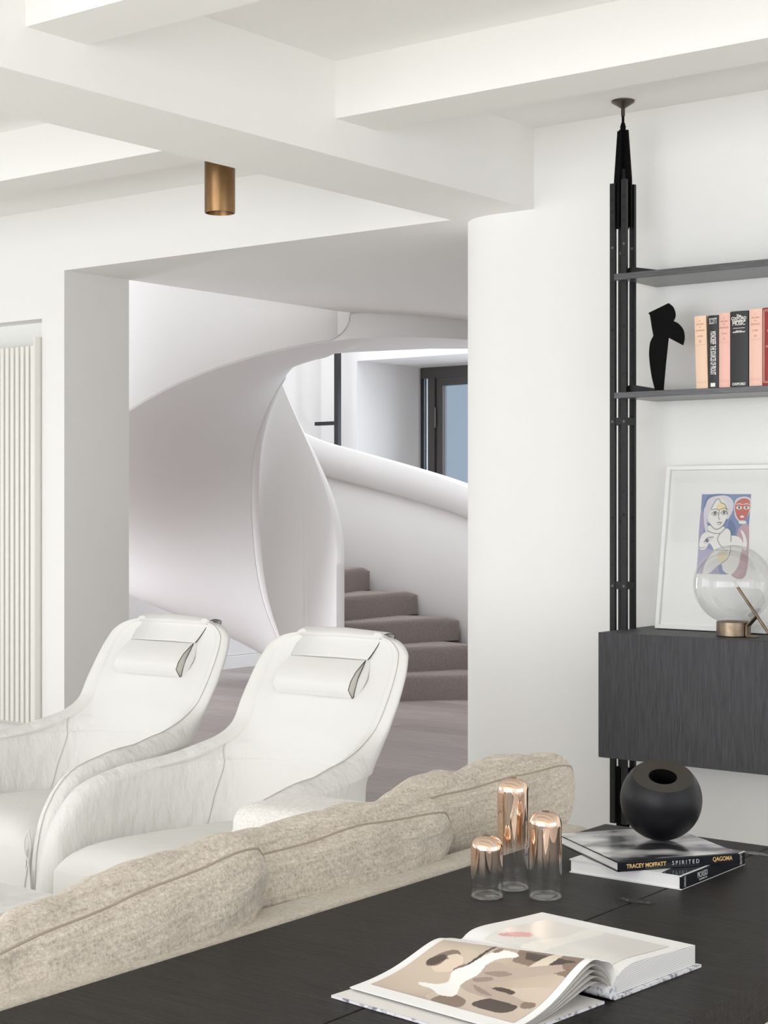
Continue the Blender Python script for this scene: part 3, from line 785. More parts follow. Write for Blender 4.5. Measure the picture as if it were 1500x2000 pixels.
    for i in range(33, len(ROWS_I)):
        row = ROWS_I[i]; tgt = yb(row[0].z) - .085
        if row[0].z < kz(.45): break
        for k in range(NA // 2, NA):
            a, c = row[k], row[k + 1]
            if (a.y - tgt) * (c.y - tgt) <= 0 and a.y != c.y:
                q = a.lerp(c, (tgt - a.y) / (c.y - a.y)); pts.append(q + Vector((.0015, -.0005, 0))); break
    if len(pts) > 3: js.tube(pts, .0010, 6); js.build('panel_seam', 'seam_grey', t, smooth=True)
    # seat cushion
    rows = []
    nx, ny = 26, 30
    zt = kz(.487)
    loops = []
    def seat_pt(u, v):      # u -1..1 across, v -1 front .. 1 back
        w = .238 * KX; y0, y1 = -.408 * KX, .215
        x = w * u; y = y0 + (y1 - y0) * (v + 1) / 2
        f = (1 - abs(u) ** 6) ** .5 if abs(u) < 1 else 0
        g_ = (1 - max(0, -v) ** 9) ** .5 if v > -1 else 0
        return Vector((x, y, zt - .075 + .075 * f * g_ + .012 * (1 - u * u) * (1 - v * v) - .03 * (v + 1) / 2 + .0025 * noise.noise(Vector((x * 9, y * 9, 3)))))
    us = [-1, -.985, -.95, -.9] + [-.8 + 1.6 * i / 16 for i in range(17)] + [.9, .95, .985, 1]; vs = [-1, -.99, -.965, -.93, -.88] + [-.8 + 1.8 * i / 18 for i in range(19)]
    gr = [[seat_pt(u, v) for u in us] for v in vs]
    c = MB(); c.grid(gr)
    front = gr[0]; low = [Vector((p.x, p.y - .004, kz(.30))) for p in front]; low2 = [Vector((p.x, p.y - .002, kz(.16))) for p in front]
    c.grid([low2, low, front])
    for s_ in (0, -1):
        side = [r_[s_] for r_ in gr]; c.grid([[Vector((p.x, p.y, kz(.16))) for p in side], side], flip=(s_ == 0))
    bk = gr[-1]; c.grid([bk, [Vector((p.x, p.y, kz(.16))) for p in bk]])
    c.build('seat', 'chair_cotton', t, smooth=True, angle=75)
    # head pad: a folded flap over the top of the back
    yt = yb(kz(.80)); lean = math.atan(.44)
    hb = MB()
    def back_y(z, x=0):   # inner surface position near the middle
        i = min(range(20), key=lambda q: abs(rim[q].z - z)); p = rim[i]; sn = sqrt(max(0, 1 - (x / p.x) ** 2)) if abs(x) < p.x else 0
        deep = max(yb(p.z), p.y + .004); return p.y + (deep - p.y) * sn
    x0, x1 = -.160, .122
    zA, zB = kz(.872), kz(.792)
    cyl = []
    for i in range(9):
        x = x0 + (x1 - x0) * i / 8
        ysh = 0.004
        row = []
        pr = [(zA + .000, 0.006), (zA - .010, .016), (zA - .030, .034), (zA - .055, .043), (zA - .078, .040), (zB - .002, .022), (zB - .014, .006), (zB - .012, .001), (zB + .01, .007), (zA - .045, .012), (zA - .02, .007)]
        for z, o in pr:
            fl = 1 - .45 * max(0, (-.6 - (x - .0) / .2)) if x < -.12 else 1
            row.append(Vector((x + .006 * (z - zB) / .1 * 0, yb(z) - o * fl - .001, z)))
        cyl.append(row)
    hb.grid(cyl, closed=True, flip=True)
    hp = hb.build('head_pad', 'chair_cotton_back', t, smooth=True, angle=70)
    # end rims of the pad and the strap, in dark binding
    eb = MB(); eb.tube([p + Vector((.0005, 0, 0)) for p in cyl[-1]], .0012, 6, closed=True)
    eb.build('pad_binding', 'book_cloth_black', hp, smooth=True)
    inn = [Vector((x1 - .003, p.y, p.z)) for p in cyl[-1]]
    link('pad_end', inn, [tuple(range(len(inn)))], 'pad_lining', hp)
    fl = MB(); rr = []
    for z, o, dx in ((zA + .004, .006, .0), (zA - .02, .010, .010), (zA - .05, .016, .018), (zA - .075, .012, .012), (zB - .008, .004, -.004)):
        rr.append([Vector((x1 - .02, yb(z) - o + .002, z)), Vector((x1 + .012 + dx, yb(z) - o * .6, z)), Vector((x1 + .012 + dx, yb(z) - o * .6 + .003, z))])
    fl.grid(rr); fo = fl.build('pad_flap', 'chair_cotton_back', hp, smooth=True)
    # strap lying over the top of the back
    sr = []
    prof = [(yb(zA) - .006, zA + .002), (yb(kz(.895)) - .004, kz(.895)), (yb(kz(.92)) - .003, kz(.922)), (.372 * KX - .004, kz(.932)), (.372 * KX + .020, kz(.9455)), (.372 * KX + .045, kz(.943)), (.372 * KX + .068, kz(.925)), (yb(kz(.86)) + .068, kz(.86))]
    prof = [(p.y, p.z) for p in catmull([(0, a, c) for a, c in prof], 4)]
    for y, z in prof:
        q = (z - zA) / (kz(.95) - zA)
        xr = x1 + .006 + .030 * max(0, min(1, q)) ** .8
        sr.append([Vector((x0 + .010 * q, y, z - .001)), Vector((0, y - .002, z + .0015)), Vector((xr - .004, y - .001, z + .0005 - .008 * max(0, min(1, (q - .75) * 4)))), Vector((xr, y, z - .0005 - .010 * max(0, min(1, (q - .75) * 4))))])
    sb = MB(); sb.grid(sr, flip=True)
    so = sb.build('head_strap', 'chair_cotton_back', t, smooth=True); sf = so.modifiers.new('cloth', 'SOLIDIFY'); sf.thickness = .003; sf.offset = 0
    eb = MB(); eb.tube([r_[3] + Vector((.0005, -.001, .0008)) for r_ in sr], .0012, 6); eb.build('strap_binding', 'book_cloth_black', so, smooth=True)
    # slit with a gathered pleat at the front of the right arm
    xo, yo = .292, -.398 * KX - .027
    zt_, zm, zb_ = kz(.475), kz(.395), .06
    for sg in (-1, 1):
        e_ = MB(); pts = []
        for k in range(13):
            u = k / 12; z = zt_ + (zm - zt_) * u; pts.append((xo + sg * .0125 * sin(pi * u), yo - .003 * sin(pi * u), z))
        for k in range(1, 9):
            u = k / 8; z = zm + (zb_ - zm) * u; pts.append((xo + sg * .034 * u ** .8, yo - .012 * u, z))
        e_.tube(pts, .0022, 6); e_.build('slit_edge', 'chair_cotton', t, smooth=True)
    f_ = MB(); rws = []
    for k in range(9):
        u = k / 8; z = zm + (zb_ - zm) * u
        rws.append([Vector((xo + .033 * u ** .8 * (q / 8), yo - .012 * u + (.008 if q % 4 in (1, 3, -1, -3) else -.001) * u + .003, z)) for q in range(-8, 9, 2)])
    f_.grid(rws); f_.build('side_pleat', 'chair_cotton', t, smooth=True)
    # base plinth and glides under the skirt
    b = MB(); b.box(-.24, .24, -.40, .26, .02, .06); b.build('base', 'blackened_steel', t)
    for x in (-.2, .2):
        for y in (-.36, .22):
            q = MB(); q.lathe([(.02, 0), (.02, .025)], 16, close=True); g_ = q.build('glide', 'blackened_steel', t); g_.location = (x, y, 0)
    return t
make_chair((-3.024, 3.307, .006), .021, 'white slipcovered high back lounge chair nearer the sofa, right of its twin')
make_chair((-3.821, 3.420, .006), .031, 'white slipcovered high back lounge chair further left, cut off by the left edge')

# ------------------------------------------------------------------ sofa
SX = -1.655    # outer face of the sofa back
sf_ = thing('sofa', (SX, 0, .006), 'beige linen sofa with its back against the dark console table', 'sofa')
def soft_box(x0, x1, y0, y1, z0, z1, r, m, name, parent, puff=.01):
    """rounded upholstery block"""
    b = MB(); nu, nv = 28, 18
    c = Vector(((x0 + x1) / 2, (y0 + y1) / 2, (z0 + z1) / 2)); h = Vector(((x1 - x0) / 2, (y1 - y0) / 2, (z1 - z0) / 2))
    rows = []
    def q(v, hh):
        s = math.copysign(1, v); a = abs(v); return s * a
    N_ = 18
    def face(ax, sg):
        o = [(1, 2), (2, 0), (0, 1)][ax]; g_ = []
        for i in range(N_ + 1):
            row = []
            for j in range(N_ + 1):
                p = [0, 0, 0]
                def dist_(t, hh):
                    # denser near the edges
                    return hh * math.copysign(1 - (1 - abs(t)) ** 1.8, t)
                p[ax] = sg * h[ax]; p[o[0]] = dist_(-1 + 2 * i / N_, h[o[0]]); p[o[1]] = dist_(-1 + 2 * j / N_, h[o[1]])
                core = Vector([max(-h[k] + r, min(h[k] - r, p[k])) for k in range(3)]); d_ = Vector(p) - core
                if d_.length > 0: p2 = core + d_.normalized() * r
                else: p2 = Vector(p)
                a1 = p[o[0]] / h[o[0]]; a2 = p[o[1]] / h[o[1]]
                p2[ax] += sg * puff * (1 - a1 * a1) * (1 - a2 * a2)
                row.append(c + p2)
            g_.append(row)
        b.grid(g_, flip=(sg < 0))
    for ax in range(3):
        for sg in (-1, 1): face(ax, sg)
    return b.build(name, m, parent, smooth=True, angle=70)
soft_box(-.088, 0, .6, 2.835, .10, .632, .018, 'sofa_linen', 'back', sf_, .0)
soft_box(-.80, -.092, .6, 2.60, .10, .30, .02, 'sofa_linen', 'base', sf_, 0)
for y0, y1 in ((.62, 1.60), (1.61, 2.59)): soft_box(-.80, -.094, y0, y1, .302, .42, .03, 'sofa_linen', 'seat_cushion', sf_, .01)
soft_box(-.81, -.092, 2.625, 2.86, .10, .614, .045, 'sofa_arm_cloth', 'arm', sf_, .008)
for x in (-.76, -.05):
    for y in (.7, 2.78):
        q = MB(); q.lathe([(.016, 0), (.02, .1)], 16, close=True); g_ = q.build('leg', 'blackened_steel', sf_); g_.location = (x, y, 0)

def pillow(name, loc, wid, hei, thk, rot, label, seed):
    """box-edged back cushion; local X = width, Z = height, Y = thickness"""
    t = thing(name, loc, label, 'cushion', 'linen back cushions along the sofa')
    t.rotation_euler = rot
    n = 46; b = MB(); rim = []
    def outline(u, v):
        return wid / 2 * u * sqrt(1 - .22 * max(0, v) ** 4) * 1.07 * (1 - .24 * max(0, min(1, (.75 - v) / 1.1)) ** 1.3), hei / 2 * v * sqrt(1 - .15 * u ** 4) * 1.03
    for sg in (-1, 1):
        g_ = []
        for i in range(n + 1):
            row = []
            v = -1 + 2 * i / n; v = math.copysign(1 - (1 - abs(v)) ** 1.5, v)
            for j in range(n + 1):
                u = -1 + 2 * j / n; u = math.copysign(1 - (1 - abs(u)) ** 1.5, u)
                x, z = outline(u, v)
                pw = 3.6 if sg > 0 else 2.6
                f = ((1 - abs(u) ** pw) ** .55) * ((1 - abs(v) ** pw) ** .55)
                crease = noise.noise(Vector((x * 7 + seed, z * 9, seed * 3.1))) * .014 + noise.noise(Vector((x * 24 + seed, z * 13, seed))) * .003
                edge = (1 - f) * f * 4
                rip = .009 * noise.noise(Vector((x * 30, z * 5, seed * 2))) * edge * (abs(v) > .3)
                rip += .009 * noise.noise(Vector((x * 5, z * 34, seed * 2))) * edge * (abs(u) > .5)
                full = .66 if sg > 0 else .38
                y = sg * (thk * full * f + (crease + rip) * min(1, f * 3))
                z2 = z + .010 * noise.noise(Vector((x * 6 + seed, 5, 0)))
                if sg > 0: z2 += (.036 + .016 * noise.noise(Vector((x * 9 + seed, 1, 0)))) * edge * math.copysign(abs(v) ** 3, v); x += .020 * edge * math.copysign(abs(u) ** 3, u)
                row.append(Vector((x, y, z2)))
            g_.append(row)
        b.grid(g_, flip=(sg > 0))
        if sg < 0: rim = g_[0][:-1] + [r_[-1] for r_ in g_][:-1] + g_[-1][::-1][:-1] + [r_[0] for r_ in g_][::-1][:-1]
    b.build('cover', 'linen_cushion', t, smooth=True)
    s = MB(); s.tube([p + Vector((0, -.0005, 0)) for p in rim], .0020, 8, closed=True); s.build('piping', 'piping_linen', t, smooth=True)
    return t
# width runs along the sofa (world Y); tilt leans the top towards the camera side
def cushion(y, x, z, wid, hei, thk, lean, yaw, roll, lab, seed):
    o = pillow('back_cushion', (0, 0, 0), wid, hei, thk, (0, 0, 0), lab, seed)
    M = Matrix.Translation((x, y, z)) @ Matrix.Rotation(R(90 + yaw), 4, 'Z') @ Matrix.Rotation(R(lean), 4, 'X') @ Matrix.Rotation(R(roll), 4, 'Y')
    o.location, o.rotation_euler = M.to_translation(), M.to_euler()
cushion(2.685, -1.830, .574, .58, .32, .20, 15, -2, -2, 'beige linen back cushion at the far end of the sofa by the glass vases', 1.7)
cushion(2.165, -1.806, .556, .60, .32, .20, 15, -6, -2.5, 'beige linen back cushion in the middle of the sofa', 4.2)
cushion(1.630, -1.762, .546, .62, .34, .21, 15, 1, -7, 'beige linen back cushion nearest the camera, at lower left', 7.9)

# coffee table with jug, far left
ct = thing('coffee_table', (-3.2, 2.2, .006), 'pale grey stone coffee table peeking out in front of the left lounge chair', 'table')
bx('tabletop', -.55, .36, -.45, .30, .35, .38, 'marble', ct, bevel=.004)
for x in (-.5, .31):
    for y in (-.4, .25): bx('leg', x - .015, x + .015, y - .015, y + .015, 0, .35, 'blackened_steel', ct)
jg = thing('jug', (-3.03, 2.30, .3865), 'white china jug handle just entering the photo at the left edge', 'jug')
b = MB(); b.lathe([(.0, .0), (.045, 0), (.058, .02), (.062, .07), (.05, .12), (.045, .15), (.043, .15), (.048, .12), (.059, .07), (.0, .006)], 40); b.build('body', 'china_white', jg, smooth=True)
b = MB(); b.tube([Vector((.792, .61, 0)) * a + Vector((0, 0, z)) for a, z in ((.055, .095), (.085, .115), (.108, .100), (.106, .070), (.085, .05), (.058, .045))], .008, 12); b.build('handle', 'china_white', jg, smooth=True)

# ------------------------------------------------------------------ console table
TZ = .643; TX0, TX1, TY1 = -1.632, -.925, 2.842
tb = thing('console_table', (0, 0, 0), 'near black oak console table behind the sofa, seam along its top', 'table')
SEAM = -1.276
for nm, x0, x1 in (('top_leaf', TX0, SEAM - .0012), ('top_leaf', SEAM + .0012, TX1)):
    bx(nm, x0, x1, .30, TY1, TZ - .036, TZ, 'table_oak', tb, bevel=.0015)
bx('apron', TX0 + .04, TX1 - .05, .36, TY1 - .05, TZ - .095, TZ - .0365, 'table_oak', tb)
for x in (TX0 + .03, TX1 - .08):
    for y in (.32, TY1 - .08): bx('leg', x, x + .05, y, y + .05, .006, TZ - .037, 'table_oak', tb, bevel=.002)
for y in (2.316, 2.765):
    h = MB(); h.prism([(-.030, -.008), (-.012, -.008), (-.010, -.012), (.010, -.012), (.012, -.008), (.030, -.008), (.030, .008), (.012, .008), (.010, .012), (-.010, .012), (-.012, .008), (-.030, .008)], 0, .0007)
    hh = h.build('hinge', 'blackened_steel' if y < 2.5 else 'rivet_steel', tb, bevel=.0003); hh.location = (SEAM, y, TZ)
    s = MB()
    for dx in (-.022, .022, .012, -.012): s.lathe([(0, .0016), (.0018, .0014), (.0026, .0007)], 12, mtx=Matrix.Translation((dx, .003 if abs(dx) > .015 else -.003, 0)))
    s.build('screws', 'rivet_steel', hh, smooth=True)

# glass vases with copper mirrored tops
def vase(x, y, r, h, z0, z1, label):
    t = thing('glass_vase', (x, y, TZ + .0003), label, 'vase', 'copper and clear glass vases on the console')
    nm = 'copper_glass_%d' % round(h * 1000); thin_glass(nm, True, z0, z1)
    prof = [(0, .003), (r * .6, .0028), (r * .86, .001), (r * .95, .0004), (r, .006)]
    prof += [(r, z) for z in [.01 + (h - r * .95 - .01) * k / 14 for k in range(1, 15)]]
    zc = h - r * .78
    prof = [p for p in prof if p[1] < zc] + [(r * .22 + r * .78 * cos(a), zc + r * .74 * sin(a)) for a in [R(90) * k / 10 for k in range(0, 11)]]
    b = MB(); b.lathe(prof, 72); body_ = b.build('body', nm, t, smooth=True)
    b = MB(); b.tube([(r * .22 * cos(2 * pi * k / 24), r * .22 * sin(2 * pi * k / 24), h - r * .04) for k in range(24)], .0013, 8, closed=True); b.build('mouth_rim', 'lamp_bronze', t, smooth=True)
    b = MB(); b.lathe([(0, h - r * .06), (r * .2, h - r * .06)], 24); b.build('mouth', 'hole_black', t)
    b = MB(); b.lathe([(r * .99, .0012), (r * .93, .0006), (r * .80, .0012), (r * .74, .003), (r * .80, .0045), (r * .93, .0045), (r * .99, .0035), (r * .99, .0012)], 64); b.build('thick_base', 'globe_glass', t, smooth=True)
    return t
vase(-1.479, 2.194, .0263, .100, .034, .066, 'shortest glass vase with copper mirrored top, left of the three')
vase(-1.477, 2.268, .0258, .184, .052, .090, 'tallest glass vase with copper mirrored top, behind the other two')
vase(-1.402, 2.249, .0263, .140, .048, .078, 'middle height glass vase with copper mirrored top, right of the three')

# closed books with the ball vase
bk = thing('picasso_book', (0, 0, 0), 'white book with black spine lettered PICASSO, underneath the stack', 'book', 'stacked books on the console')
bk.name = 'art_book'
M1 = Matrix.Translation((-1.358, 2.549, TZ + .0002)) @ Matrix.Rotation(R(0.0), 4, 'Z')
bk.matrix_world = M1
w2, h2, th = .107, .121, .0235
bx('cover', -w2, w2, -h2, h2, .0, .002, 'bookcover_white', bk); bx('cover', -w2, w2, -h2, h2, th - .002, th, 'bookcover_white', bk)
bx('pages', -w2 + .002, w2 - .004, -h2 + .002, h2 - .003, .0021, th - .0021, 'paper_white', bk)
b = MB(); b.box(w2 - .0035, w2 + .0005, -h2, h2, .0005, th - .0003); b.build('spine', 'glossy_black', bk, bevel=.0015)
b = MB(); b.prism([(.07, -h2 * .995), (w2 - .003, -h2 * .995), (w2 - .003, h2 * .99), (.085, h2 * .99), (.06, .03)], th + .00005, th + .0003); b.build('cover_print', 'glossy_black', bk)
b = MB(); b.prism([(-.10, .0), (-.04, .06), (-.02, .03), (-.05, -.06), (-.085, -.07), (-.07, -.02)], th + .00005, th + .0003); b.build('cover_print', 'glossy_black', bk)
rs = (pi / 2, 0, pi / 2)
text('spine_lettering', 'PICASSO', .0135, 'ink_silver', bk, (w2 + .0008, -.045, .0135), rs, .0002, .72)
text('spine_lettering', 'LES ANNEES 1930', .0042, 'ink_silver', bk, (w2 + .0008, -.043, .006), rs, .0002, .9)
text('spine_lettering', 'LOUVRE', .0115, 'ink_silver', bk, (w2 + .0008, .103, .012), (pi / 2, pi / 2, pi / 2), .0002, .42)
text('spine_lettering', 'FLAMMARION', .0075, 'ink_silver', bk, (w2 + .0008, -.109, .012), (pi / 2, pi / 2, pi / 2), .0002, .36)
# upper book
mk = thing('art_book', (0, 0, 0), 'black bordered glossy book lettered TRACEY MOFFATT SPIRITED, under the black ball', 'book', 'stacked books on the console')
ang = R(55.7)
Bc = Vector((-1.347, 2.388)); ex = Vector((cos(ang), sin(ang))); ey = Vector((-ex.y, ex.x))
m_ = mat('cover_photo_grey', (.45, .44, .45), .12)
f = noise_tex(m_, coords(m_, (3, 5, 1)), 3.2, 2, .4); L(m_, ramp(m_, f, [(.42, (.045, .045, .05)), (.5, (.35, .35, .37)), (.62, (.66, .64, .62))]), bsdf(m_).inputs['Base Color'])
mk.location = (Bc.x, Bc.y, TZ + .0002 + .0237); mk.rotation_euler = (0, 0, ang)
LW, LH, LT = .228, .245, .0165
bx('cover', 0, LW, 0, LH, 0, .0018, 'glossy_black', mk); bx('cover', 0, LW, 0, LH, LT - .0018, LT, 'glossy_black', mk)
bx('pages', .003, LW - .003, .003, LH - .004, .0019, LT - .0019, 'paper_white', mk)
bx('spine', 0, LW, -.001, .0028, 0, LT, 'glossy_black', mk, bevel=.0008)
b = MB(); b.box(.0, LW, .006, LH, LT + .00005, LT + .0003); b.build('cover_photo', 'cover_photo_grey', mk)
text('spine_lettering', 'TRACEY MOFFATT', .0098, 'ink_gold', mk, (.052, -.0013, LT / 2), (pi / 2, 0, 0), .0002, .90, 'CENTER', .00018)
text('spine_lettering', 'S P I R I T E D', .0098, 'ink_silver', mk, (.126, -.0013, LT / 2), (pi / 2, 0, 0), .0002, .90)
text('spine_lettering', 'QAGOMA', .0105, 'ink_gold', mk, (.196, -.0013, LT / 2 + .001), (pi / 2, 0, 0), .0002, .80, 'CENTER', .0001)
# ball vase
bv = thing('ball_vase', (-1.375, 2.592, TZ + .0002 + .0237 + .0168), 'matte black ball shaped vase with a sliced open top on the stacked books', 'vase')
m_ = mat('ball_black', (.007, .007, .009), .42, spec=.28)
mat('ball_rim', (.024, .019, .014), .32, spec=.35)
rb = .0722
tilt = Matrix.Rotation(R(23), 4, Vector((.792, .610, 0))) @ Matrix.Rotation(0, 4, 'Z')
mt = Matrix.Translation((0, 0, rb)) @ tilt
aa = R(47.5)
b = MB(); b.lathe([(rb * sin(pi - (pi - aa) * k / 40), rb * cos(pi - (pi - aa) * k / 40)) for k in range(41)], 96, mtx=mt); b.build('body', 'ball_black', bv, smooth=True, angle=60)
b = MB(); b.lathe([(rb * sin(aa), rb * cos(aa)), (rb * .345, rb * cos(aa) - .0015)], 96, mtx=mt); b.build('sliced_face', 'ball_rim', bv)
b = MB(); b.lathe([(rb * .345, rb * cos(aa) - .0015), (rb * .345, rb * .2), (rb * .6, -.1 * rb), (0, -rb * .75)], 64, mtx=mt); b.build('cavity', 'matte_black', bv, smooth=True, angle=50)

# ------------------------------------------------------------------ open book
ob = thing('open_book', (0, 0, .0006), 'large open photography book lying on the console, sepia portrait on its left page', 'book')
G = Vector((-1.045, 1.837)); th_ = R(-14.0)
# local x runs from the near end of the spine to the far end, local y towards the right-hand page
e1 = Vector((-cos(th_), -sin(th_) )); e1 = Vector((-.968, .250)).normalized(); e2 = Vector((-e1.y, e1.x)) * -1
e1 = Vector((-.9952, .0976)).normalized(); e2 = Vector((.0976, .9952)).normalized()
SL = .264
def bp(x, y, z): p = G + e1 * x + e2 * y; return Vector((p.x, p.y, TZ + z))
def left_z(x, y):     # y measured from the gutter to the left, 0..1
    w = 1 - .42 * x / SL
    k = [(0, .016), (.04, .040), (.10, .058), (.18, .063), (.30, .054), (.45, .036), (.62, .020), (.8, .011), (1, .0075)]
    z = interp(SM, y)
    return .0075 + (z - .0075) * w
SM = smooth_tab([(0, .016), (.05, .046), (.11, .060), (.2, .062), (.32, .052), (.46, .036), (.62, .021), (.8, .012), (1, .0085)], 120)
LWID = .212
nX, nY = 20, 60
def left_pt(x, y, dz=0): return bp(x, -LWID * y + (.016 * sin(pi * min(y / .12, 1)) if y < .12 else 0), left_z(x, y) + dz)
b = MB()
top = [[left_pt(SL * i / nX, j / nY) for j in range(nY + 1)] for i in range(nX + 1)]
bot = [[p + Vector((0, 0, -.0011)) for p in r_] for r_ in top]
b.grid(top, flip=False); b.grid(bot, flip=True)
b.grid([[r_[0] for r_ in top], [r_[0] for r_ in bot]]); b.grid([[r_[-1] for r_ in top], [r_[-1] for r_ in bot]], flip=True); b.grid([top[0], bot[0]], flip=True); b.grid([top[-1], bot[-1]])
b.build('left_leaf', 'paper_white', ob, smooth=True, angle=60)
# a few more leaves beneath it
b = MB()
for q in range(1, 5):
    s_ = 1 - .13 * q
    b.grid([[bp(SL * i / 8, -(LWID - .002 * q) * j / 40, .0045 + (left_z(SL * i / 8, j / 40) - .0045) * s_ - .0006 * q) for j in range(41)] for i in range(9)])
b.build('under_leaves', 'paper_block', ob, smooth=True)
# left cover board
m_ = mat('cover_mottled', (.6, .6, .62), .4)
L(m_, ramp(m_, noise_tex(m_, coords(m_), 120, 2), [(.36, (.20, .20, .26)), (.5, (.75, .75, .77))]), bsdf(m_).inputs['Base Color'])
b = MB(); b.add([bp(-.004, -.022, .0), bp(SL + .004, -.022, .0), bp(SL + .004, -LWID - .030, 0), bp(-.004, -LWID - .030, 0), bp(-.004, -.022, .0035), bp(SL + .004, -.022, .0035), bp(SL + .004, -LWID - .030, .0035), bp(-.004, -LWID - .030, .0035)], [(3, 2, 1, 0), (4, 5, 6, 7), (0, 1, 5, 4), (1, 2, 6, 5), (2, 3, 7, 6), (3, 0, 4, 7)], 0)
b.build('cover_board', 'cover_mottled', ob)
b = MB(); b.add([bp(-.003, -.024, .0037), bp(SL + .003, -.024, .0037), bp(SL + .003, -LWID - .029, .0037), bp(-.003, -LWID - .029, .0037)], [(0, 3, 2, 1)]); b.build('endpaper', 'paper_block', ob)
# right page block
RWID = .196
PB = smooth_tab([(0, .014), (.06, .030), (.14, .0365), (.3, .0375), (.6, .034), (1, .031)], 100)
n = 40
tp = [[bp(SL * i / 10, RWID * j / n, interp(PB, j / n)) for j in range(n + 1)] for i in range(11)]
b = MB(); b.grid(tp)
b.build('right_page', 'paper_white', ob, smooth=True)
b = MB()
m_ = mat('page_edges', (.72, .71, .70), .7)
wv = N(m_, 'ShaderNodeTexWave'); wv.bands_direction = 'Z'; L(m_, coords(m_), wv.inputs['Vector']); wv.inputs['Scale'].default_value = 130; wv.inputs['Distortion'].default_value = .4
L(m_, ramp(m_, wv.outputs['Fac'], [(.2, (.50, .49, .50)), (.8, (.80, .79, .78))]), bsdf(m_).inputs['Base Color'])
def edge(line): b.grid([[Vector((p.x, p.y, TZ + .0042)) for p in line], [p - Vector((0, 0, .0002)) for p in line]])
edge(tp[0]); edge(tp[-1]); edge([r_[-1] for r_ in tp]); edge([r_[0] for r_ in tp])
b.build('page_block', 'page_edges', ob)
b = MB(); b.add([bp(-.005, .0, .0), bp(SL + .005, .0, .0), bp(SL + .005, RWID + .008, 0), bp(-.005, RWID + .008, 0), bp(-.005, .0, .004), bp(SL + .005, .0, .004), bp(SL + .005, RWID + .008, .004), bp(-.005, RWID + .008, .004)], [(0, 1, 2, 3), (7, 6, 5, 4), (4, 5, 1, 0), (5, 6, 2, 1), (6, 7, 3, 2), (7, 4, 0, 3)])
b.build('cover_board', 'cover_mottled', ob)
b = MB(); b.tube([bp(-.004, -.004, .010), bp(SL + .004, -.004, .010)], .0085, 14); b.build('spine', 'cover_mottled', ob, smooth=True, angle=60)
# pictures printed on the pages
for nm, c in (('sepia_mid', (.46, .35, .26)), ('sepia_light', (.70, .60, .49)), ('sepia_dark', (.075, .05, .038)), ('sepia_brown', (.24, .165, .125)), ('sepia_skin', (.74, .60, .49)), ('sepia_white', (.88, .87, .84)), ('sepia_cloth', (.47, .375, .31)), ('sepia_fold', (.31, .235, .19)), ('sepia_stone', (.60, .50, .41)), ('pale_print', (.76, .735, .70)), ('pale_pink', (.72, .36, .36)), ('pale_cream', (.85, .82, .76))):
    mat(nm, c, .28)
m_ = MATS['sepia_mid']; f = noise_tex(m_, coords(m_, (1, 1, 1)), 5, 2); L(m_, ramp(m_, f, [(.35, (.36, .265, .195)), (.6, (.60, .50, .40))]), bsdf(m_).inputs['Base Color'])
PH = ['sepia_mid', 'sepia_light', 'sepia_dark', 'sepia_brown', 'sepia_skin', 'sepia_white', 'sepia_cloth', 'sepia_fold', 'sepia_stone']
def inside(p, poly):
    c = False; j = len(poly) - 1
    for i in range(len(poly)):
        if (poly[i][1] > p[1]) != (poly[j][1] > p[1]) and p[0] < (poly[j][0] - poly[i][0]) * (p[1] - poly[i][1]) / (poly[j][1] - poly[i][1]) + poly[i][0]: c = not c
        j = i
    return c
def cm(pts): 
    q = pts + pts[:3]; return [(p[0], p[1]) for p in catmull([(a, c, 0) for a, c in q], 6)[6:6 + 6 * len(pts)]]
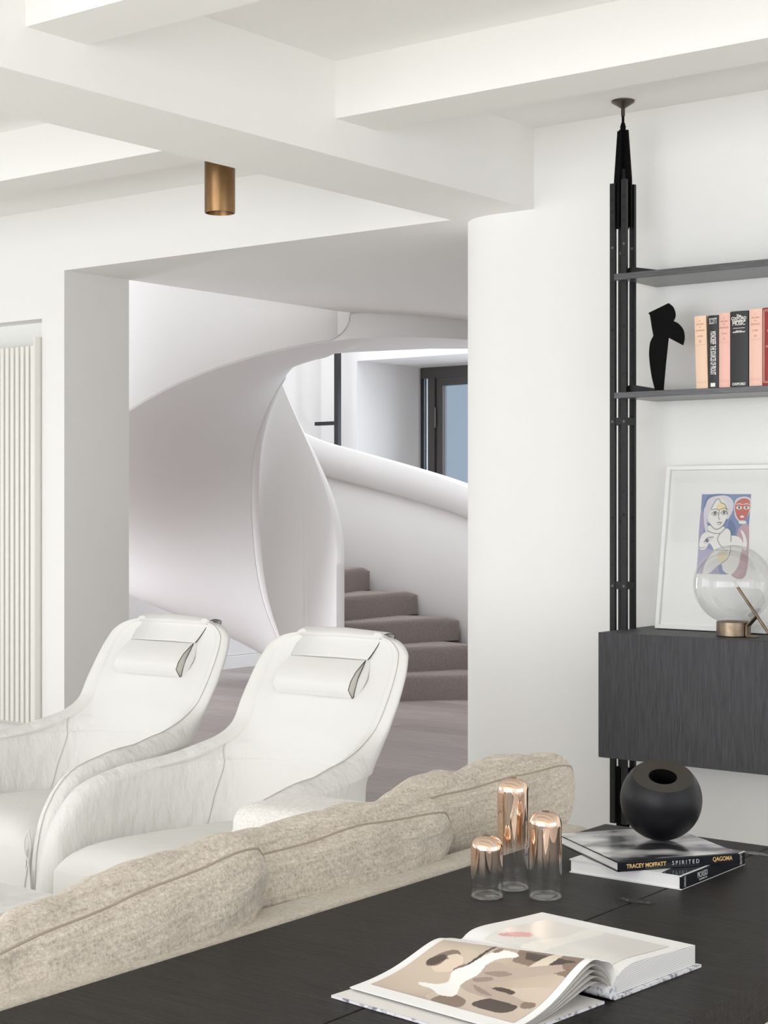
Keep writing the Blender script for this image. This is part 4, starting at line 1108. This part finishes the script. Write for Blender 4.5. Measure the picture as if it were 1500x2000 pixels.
# picture space: s 0..1 left to right along the lower edge of the photo (far end to near end), t 0..1 from the lower edge up to the gutter
layers = [(cm([(.42, 0), (.40, .28), (.52, .40), (.70, .46), (1.02, .55), (1.02, -.02)]), 8),
          ([(.56, 1.0), (.60, .80), (1.0, .72), (1.0, 1.0)], 3), ([(.62, .97), (.66, .86), (.98, .80), (.98, .92)], 2),
          (cm([(.72, .70), (.80, .99), (.86, .99), (.80, .66)]), 1),
          (cm([(.44, 0), (.46, .20), (.60, .16), (.62, 0)]), 3),
          (cm([(.66, .12), (.72, .30), (.90, .26), (.86, .10)]), 2), (cm([(.60, .36), (.68, .46), (.80, .44), (.74, .34)]), 2),
          (cm([(.34, .55), (.36, .80), (.38, .99), (.40, .99), (.385, .80), (.37, .56)]), 2),
          (cm([(.44, .42), (.46, .66), (.52, .76), (.64, .72), (.80, .80), (.94, .86), (.97, .80), (.84, .68), (.70, .58), (.58, .46)]), 6),
          (cm([(.44, .44), (.54, .52), (.66, .42), (.78, .40), (.92, .34), (.93, .27), (.82, .28), (.68, .28), (.54, .30), (.46, .36)]), 6),
          (cm([(.50, .60), (.60, .66), (.68, .64), (.60, .58)]), 7), (cm([(.52, .42), (.62, .38), (.70, .32), (.60, .33)]), 7), (cm([(.48, .50), (.56, .56), (.60, .53), (.52, .46)]), 7),
          (cm([(.90, .34), (.97, .36), (.985, .30), (.93, .25)]), 3), (cm([(.92, .87), (.99, .90), (.995, .83), (.95, .80)]), 3),
          (cm([(.14, .58), (.18, .74), (.26, .76), (.31, .68), (.32, .58), (.27, .50), (.20, .49)]), 4),
          (cm([(.08, .62), (.11, .76), (.17, .84), (.24, .78), (.19, .68), (.18, .58), (.12, .54)]), 3),
          (cm([(.08, .63), (.13, .74), (.18, .70), (.16, .58), (.11, .56)]), 2),
          (cm([(.17, .73), (.21, .78), (.25, .76), (.21, .70)]), 1), (cm([(.30, .56), (.33, .66), (.37, .62), (.34, .54)]), 3),
          (cm([(.31, .54), (.36, .66), (.40, .84), (.46, .94), (.58, .92), (.60, .86), (.52, .82), (.47, .72), (.48, .56), (.45, .40), (.50, .24), (.50, .16), (.42, .14), (.34, .20), (.24, .22), (.22, .27), (.32, .30), (.36, .38)]), 5),
          (cm([(.42, .88), (.43, .96), (.46, .97), (.46, .90)]), 3)]
NS, NT = 150, 110
s0, s1, t0, t1 = .055, .955, .115, .80        # placement of the picture on the leaf
vv, ff, mm_ = [], [], []
for i in range(NS + 1):
    for j in range(NT + 1):
        s_, t_ = i / NS, j / NT
        X = SL * (1 - (s0 + (s1 - s0) * s_)); Yv = 1 - (t0 + (t1 - t0) * t_)
        vv.append(left_pt(X, Yv, .0005))
for i in range(NS):
    for j in range(NT):
        c = ((i + .5) / NS, (j + .5) / NT); mi = 0
        for poly, k in layers:
            if inside(c, poly): mi = k
        ff.append((i * (NT + 1) + j, (i + 1) * (NT + 1) + j, (i + 1) * (NT + 1) + j + 1, i * (NT + 1) + j + 1)); mm_.append(mi)
link('printed_photo', vv, ff, None, ob, smooth=True, mats=PH, fm=mm_)
NS2, NT2 = 60, 50; vv, ff, mm_ = [], [], []
lay2 = [(cm([(.05, .12), (.12, .34), (.22, .36), (.24, .24), (.16, .16)]), 1), (cm([(.30, .0), (.40, .5), (.36, .98), (.50, .98), (.52, .4), (.48, .0)]), 2)]
for i in range(NS2 + 1):
    for j in range(NT2 + 1):
        X = SL * (.07 + .80 * (i / NS2)); y = .10 + .72 * j / NT2
        vv.append(bp(X, RWID * y, interp(PB, y) + .0005))
for i in range(NS2):
    for j in range(NT2):
        c = (1 - (i + .5) / NS2, (j + .5) / NT2); mi = 0
        for poly, k in lay2:
            if inside(c, poly): mi = k
        ff.append((i * (NT2 + 1) + j, (i + 1) * (NT2 + 1) + j, (i + 1) * (NT2 + 1) + j + 1, i * (NT2 + 1) + j + 1)[::-1]); mm_.append(mi)
link('faint_print', vv, ff, None, ob, smooth=True, mats=['pale_print', 'pale_pink', 'pale_cream'], fm=mm_)
